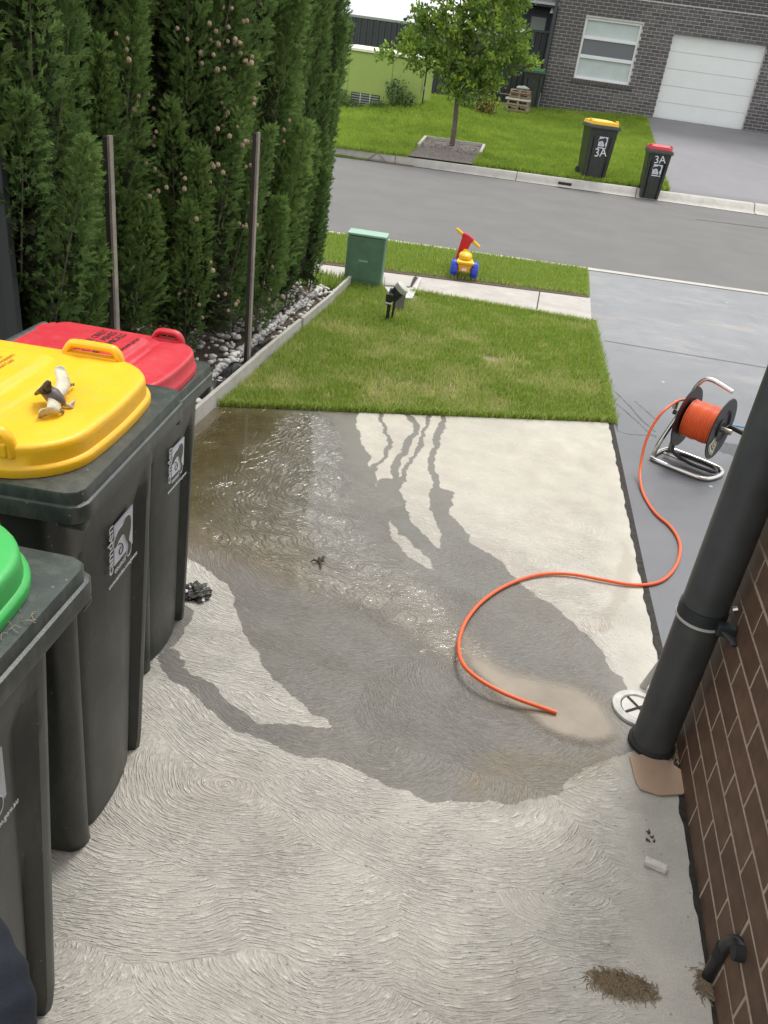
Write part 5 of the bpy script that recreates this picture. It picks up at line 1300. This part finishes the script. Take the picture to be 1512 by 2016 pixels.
V = np.stack([base, base + d * l * .5 + s_ * w + nrm * w * .25, base + d * l, base + d * l * .5 - s_ * w + nrm * w * .25], 1).reshape(-1, 3); F = np.arange(len(V)).reshape(-1, 4)
tn = np.clip(np.repeat(r.random(nE) ** 1.6 * .8, per) + r.normal(0, .10, nE * per), 0, 1)
npmesh('crown', V, F, 'leaf', tree, tint=np.repeat(tn, 4))
# bed: timber edging frame and mulch
bed = thing('tree_bed', 'square mulch bed with pale timber edging around the street tree', 'garden bed', (0, 0, 0))
bx = [(-3.66, 19.1), (-2.40, 19.3), (-2.36, 18.30), (-3.62, 18.02)]
for k in range(4):
    a, b = bx[k], bx[(k + 1) % 4]
    if k == 2: continue
    za, zb_ = zt(a[0], max(a[1], yB(a[0]) + .02)), zt(b[0], max(b[1], yB(b[0]) + .02))
    d = np.array([b[0] - a[0], b[1] - a[1]]); nn = np.array([-d[1], d[0]]) / np.hypot(*d) * .028
    mb = MB(); mb.add([(a[0] - nn[0], a[1] - nn[1], za - .05), (b[0] - nn[0], b[1] - nn[1], zb_ - .05), (b[0] + nn[0], b[1] + nn[1], zb_ - .05), (a[0] + nn[0], a[1] + nn[1], za - .05),
                       (a[0] - nn[0], a[1] - nn[1], za + .09), (b[0] - nn[0], b[1] - nn[1], zb_ + .09), (b[0] + nn[0], b[1] + nn[1], zb_ + .09), (a[0] + nn[0], a[1] + nn[1], za + .09)],
                      [(3, 2, 1, 0), (4, 5, 6, 7), (0, 1, 5, 4), (1, 2, 6, 5), (2, 3, 7, 6), (3, 0, 4, 7)]); mb.obj('board', 'timber_white', bed)
o = grid('mulch', [(x, yB(x) + .02) for x in (-3.62, -2.38)], [(-3.66, 19.1), (-2.42, 19.28)], 10, 10, 'mulch', zf=ztf, kind=None, z=.028, parent=bed)
nm = 420; px = r.uniform(-3.58, -2.44, nm); py = r.uniform(18.1, 19.1, nm); aa = r.uniform(0, 6.28, nm); V = []
for x, y, a in zip(px, py, aa):
    z = zt(x, max(y, yB(x) + .03)) + .032 + r.random() * .03; l_ = r.uniform(.02, .06); V += [(x, y, z), (x + math.cos(a) * l_, y + math.sin(a) * l_, z + .015), (x - math.sin(a) * .02, y + math.cos(a) * .02, z + .01)]
o = npmesh('mulch_chip', np.array(V), np.arange(len(V)).reshape(-1, 3), 'grey_timber', bed); o['kind'] = 'stuff'

# ------------------------------------------------------------ big green kiosk, fence, shrubs
ks = thing('substation_kiosk', 'large lime green electrical kiosk with pale cap and vents on the far lawn', 'utility box', (-6.55, 22.0, 0))
KX, KZ0, KZ1, KD = 2.17, .35, 1.90, 1.7
MB().box(0, KX, 0, KD, KZ0, KZ1 - .09).obj('cabinet', 'kiosk_green', ks, bevel=.02)
MB().add([(-.04, -.05, KZ1 - .088), (KX + .04, -.05, KZ1 - .088), (KX + .04, KD, KZ1 - .088), (-.04, KD, KZ1 - .088), (-.03, -.03, KZ1 - .02), (KX + .03, -.03, KZ1 - .02), (KX - .05, KD, KZ1 + .06), (.05, KD, KZ1 + .06)],
         [(3, 2, 1, 0), (4, 5, 6, 7), (0, 1, 5, 4), (1, 2, 6, 5), (2, 3, 7, 6), (3, 0, 4, 7)]).obj('cap', 'kiosk_cap', ks, bevel=.015)
for a, b in ((.02, .33), (.345, 1.42), (1.435, 2.15)):
    MB().box(a, b, -.014, -.001, KZ0 + .18, KZ1 - .13).obj('door', 'kiosk_green', ks, bevel=.004)
lv = MB()
for i_ in range(3):
    x0 = .46 + i_ * .235
    lv.box(x0 - .01, x0 + .225, -.010, -.001, .63, .87) if False else None
vt = MB().box(.45, 1.18, -.020, -.0145, .70, .93).obj('vent', 'black_gap', ks)
for i_ in range(3):
    for j in range(4): MB().box(.46 + i_ * .245, .67 + i_ * .245, -.034, -.0205, .715 + j * .055, .745 + j * .055).obj('louvre_blade', 'louvre', vt)
MB().box(.68, .70, -.035, -.0205, .70, .93).obj('vent_bar', 'kiosk_cap', vt)
MB().box(.925, .945, -.035, -.0205, .70, .93).obj('vent_bar', 'kiosk_cap', vt)
MB().box(.09, .19, -.018, -.0145, 1.50, 1.62).obj('sign', 'sticker', ks)
o = MB().tube([(.15, -.020, 1.68), (.15, -.012, 1.68)], .03, 12).obj('vent_cap', 'kiosk_cap', ks)
MB().box(KX + .045, KX + .07, .1, .16, .45, 1.65).obj('latch_bar', 'black_plastic', ks)
MB().box(KX + .03, KX + .09, .04, .10, 1.20, 1.26).obj('hinge', 'louvre', ks); MB().box(KX + .03, KX + .09, .04, .10, .75, .81).obj('hinge', 'louvre', ks)
# charcoal steel fence
def ribs(parent, x0, x1, z0, z1, y, m, name='panel', step=.19, pw=2.36, depth=.028):
    x = x0; k = 0
    while x < x1 - .05:
        xe = min(x + pw, x1); mb = MB(); vs = []; q = x; zz = []
        prof = []
        while q < xe:
            for dx, dy_ in ((0, 0), (.05, 0), (.065, depth), (.13, depth), (.145, 0)):
                if q + dx < xe: prof.append((q + dx, dy_))
            q += step
        prof.append((xe, 0)); n_ = len(prof)
        vs = [(a, y - b, z0) for a, b in prof] + [(a, y - b, z1) for a, b in prof]
        mb.add(vs, [(i_, i_ + 1, n_ + i_ + 1, n_ + i_) for i_ in range(n_ - 1)]); mb.obj(name, m, parent)
        MB().box(xe - .03, xe + .03, y - .04, y + .04, z0, z1 + .02).obj('post', 'charcoal_steel', parent)
        x = xe; k += 1
fn = thing('steel_fence', 'long charcoal ribbed steel fence behind the green kiosk', 'fence', (0, 28.2, 0))
ribs(fn, -13.5, -3.1, .6, 2.70, 0, 'charcoal_steel')
MB().box(-13.5, -3.1, -.035, .035, 2.701, 2.77).obj('top_rail', 'louvre', fn, bevel=.005)
MB().box(-13.5, -3.1, -.04, .04, .55, .66).obj('bottom_rail', 'kerb', fn)
g_ = thing('side_gate', 'dark ribbed steel side gate left of the grey brick house', 'gate', (0, 27.7, 0))
ribs(g_, -3.1, -1.74, .95, 2.92, 0, 'charcoal_dark', pw=1.5, step=.16)
MB().box(-3.1, -1.72, -.045, .045, 2.921, 2.985).obj('top_rail', 'charcoal_steel', g_, bevel=.005)
sp_ = MB().tube([(-6.15, 28.18, 2.77), (-6.15, 28.18, 2.86)], [.05, .02], 8).obj('bird', 'charcoal_dark'); tag(sp_, 'small dark bird perched on the charcoal fence rail', 'bird')
b_ = bpy.data.objects['bird']; bm = bmesh.new(); bmesh.ops.create_uvsphere(bm, u_segments=12, v_segments=8, radius=.05)
for v in bm.verts: v.co = Vector((v.co.x * 1.4, v.co.y * .8, v.co.z * 1.0 + (.02 if v.co.x > .02 else 0)))
h2 = bmesh.ops.create_uvsphere(bm, u_segments=10, v_segments=6, radius=.028)
for v in h2['verts']: v.co += Vector((.05, 0, .06))
bm.to_mesh(b_.data); bm.free(); b_.location = (-6.15, 28.18, 2.82)
# neighbouring dark house and its pale eave, white sheet on the fence
nh = thing('dark_house', 'dark neighbouring house with white eave seen above the side gate', 'house', (0, 31.0, 0))
MB().box(-4.3, -.2, 0, 4, .9, 3.74).obj('wall', 'charcoal_dark', nh)
nw = MB().box(-2.62, -2.05, -.05, -.001, 2.7, 3.52).obj('window', 'charcoal_steel', nh); MB().box(-2.57, -2.10, -.07, -.051, 2.75, 3.47).obj('blind', 'louvre', nw)
MB().box(-4.6, .0, -.65, .1, 3.80, 3.90).obj('gutter', 'white_frame', nh)
MB().box(-4.6, .0, -.60, .1, 3.741, 3.799).obj('eave', 'charcoal_steel', nh)
MB().tube([(-1.95, -.40, 3.60), (-1.95, -.40, 3.74)], [.07, .04], 12).obj('eave_light', 'white_frame', nh)
MB().add([(-4.7, -.7, 3.901), (.1, -.7, 3.901), (.1, 4.2, 3.901), (-4.7, 4.2, 3.901), (-3.4, 1.5, 4.7), (-1.2, 1.5, 4.7)], [(0, 1, 5, 4), (1, 2, 5), (2, 3, 4, 5), (3, 0, 4), (3, 2, 1, 0)]).obj('roof', 'charcoal_steel', nh)
sh = MB(); A = [atY(x, y, 27.5) for x, y in ((990, 58), (1034, 56), (1032, 64), (1000, 61))]; A = np.array(A)
sh.add([tuple(a) for a in A] + [tuple(a + [0, .35, .03]) for a in A], [(0, 1, 2, 3), (7, 6, 5, 4), (0, 4, 5, 1), (1, 5, 6, 2), (2, 6, 7, 3), (3, 7, 4, 0)])
o = sh.obj('white_sheet', 'white_frame', fix=True); tag(o, 'small white sheet resting against the top of the side gate', 'sheet')
# green lidded bin and pallets by the gate
gb = make_bin((-1.94, 26.5, zt(-1.9, 26.5) - .01), R(-90), .60, .70, 1.0, 'lid_green_dark', 'dark bin with green lid standing by the grey brick house corner', 'council bins beside the grey house', [], big=False, logo=False)
del gb['group']
grid('gate_paving', [(-3.2, 25.5), (-1.62, 25.5)], [(-3.2, 27.6), (-1.62, 27.6)], 8, 8, 'far_drive', zf=ztf, z=.03)
ps = thing('pallet_stack', 'stack of timber pallets and planks on the paving by the side gate', 'pallets', (-2.18, 25.62, zt(-2.2, 25.6) + .03), R(-3))
z = 0
for k in range(4):
    h_ = (.16, .15, .13, .12)[k]; w_ = (.31, .30, .28, .26)[k]
    for s_ in (-1, 0, 1): MB().box(s_ * (w_ - .03) - .03, s_ * (w_ - .03) + .03, -.28, .28, z, z + h_ - .04).obj('bearer', 'pallet_wood', ps)
    for j in range(4): MB().box(-w_, w_, -.28 + j * .155, -.17 + j * .155, z + h_ - .039, z + h_ - .018).obj('slat', 'pallet_wood' if k != 2 else 'pallet_red', ps)
    MB().box(-w_ - .001, w_ + .001, -.301, -.281, z + .015, z + .055).obj('slat', 'pallet_wood', ps)
    z += h_ - .017
    if k == 1: MB().box(-.36, .30, -.31, .25, z, z + .05).obj('white_board', 'white_board', ps, bevel=.006); z += .051
MB().box(-.55, -.05, -.24, -.18, z - .16, z - .14).obj('loose_plank', 'pallet_wood', ps)
bm = bmesh.new(); bmesh.ops.create_icosphere(bm, subdivisions=3, radius=1)
for v in bm.verts: d_ = v.co; v.co = Vector((d_.x * .19, d_.y * .17, d_.z * .05 * (1 + .4 * math.sin(d_.x * 6 + d_.y * 5))))
me = bpy.data.meshes.new('bundle'); bm.to_mesh(me); bm.free(); o = link('plastic_bundle', me, 'louvre', None, True); o.location = (-2.14, 25.58, zt(-2.2, 25.6) + .03 + z + .042)
tag(o, 'grey plastic bundle lying on top of the pallet stack', 'bundle')

def shrub(name, cx, cy, rx, ry, rz_, n, m, label, cat, seed, l=.07, stems=5):
    r = np.random.default_rng(seed); z0 = zt(cx, cy); t = thing(name, label, cat, (cx, cy, z0), 0)
    mb = MB()
    for k in range(stems):
        a = r.uniform(0, 6.28); mb.tube([(0, 0, -.03), (math.cos(a) * rx * .3, math.sin(a) * ry * .3, rz_ * .8), (math.cos(a) * rx * .6, math.sin(a) * ry * .6, rz_ * 1.4)], [.01, .007, .003], 5, cap=False)
    mb.obj('stem', 'bark', t)
    v = r.normal(0, 1, (n, 3)); v /= np.linalg.norm(v, axis=1)[:, None]; q = v * (r.random(n) ** .4)[:, None]; lump = 1 + .3 * np.sin(q[:, 0] * 7 + seed) * np.cos(q[:, 2] * 6)
    b = q * [rx, ry, rz_] * lump[:, None] + [0, 0, rz_ * .95]; b = b[b[:, 2] > .0]; n = len(b)
    d = r.normal(0, 1, (n, 3)) + [0, 0, .5]; d /= np.linalg.norm(d, axis=1)[:, None]; s_ = np.cross(d, r.normal(0, 1, d.shape)); s_ /= np.linalg.norm(s_, axis=1)[:, None]
    ll = r.uniform(.6, 1.2, n)[:, None] * l; V = np.stack([b, b + d * ll * .5 + s_ * ll * .3, b + d * ll, b + d * ll * .5 - s_ * ll * .3], 1).reshape(-1, 3)
    npmesh('foliage', V, np.arange(len(V)).reshape(-1, 4), m, t, tint=np.repeat(np.clip(r.normal(.4, .25, n), 0, 1), 4)); return t
shrub('shrub', -2.95, 24.2, .32, .3, .25, 900, 'bronze_leaf', 'bronze tinted low shrub right of the street tree trunk', 'shrub', 31)
shrub('shrub', -3.55, 24.8, .35, .3, .3, 800, 'weed_leaf', 'grey green low shrub in front of the charcoal fence', 'shrub', 32)
for k, (x, h_, w_, lab) in enumerate(((-6.35, .22, .30, 'pale weedy plant at the left foot of the green kiosk'), (-5.95, .10, .22, 'low weed left of the kiosk vents'), (-5.35, .09, .26, 'low weed in front of the kiosk vents'), (-4.95, .34, .26, 'tallest weed right of the kiosk vents'), (-4.62, .16, .16, 'small weed at the right foot of the kiosk'))):
    shrub('weed', x, 21.75, w_, .18, h_, int(700 * h_ / .2), 'weed_leaf', lab, 'weed', 40 + k, l=.055)
shrub('shrub', -3.05, 5.9 + .2, .12, .1, .13, 200, 'weed_leaf', 'small weed in the pebble bed at the foot of the cypresses', 'weed', 60, l=.03)

# ------------------------------------------------------------ dark cloth at the lower left corner
cz = .86; c = Vector(atz(5, 1990, cz))
sl = thing('navy_sleeve', 'dark navy fabric sleeve in the bottom left corner beside the green lidded bin', 'clothing', tuple(c))
mb = MB(); path = spline([tuple(Vector(atz(x, y, z_)) - c) for x, y, z_ in ((-95, 1760, .86), (-62, 1860, .86), (-42, 1940, .85), (-28, 2010, .83), (-20, 2120, .80))], 8)
nP = len(path); rads = [.030 + .022 * min(1, k / (nP * .5)) + .0014 * math.sin(k * .9) for k in range(nP)]
mb.tube(path, rads, 26); o = mb.obj('sleeve', 'navy_cloth', sl, smooth=True)
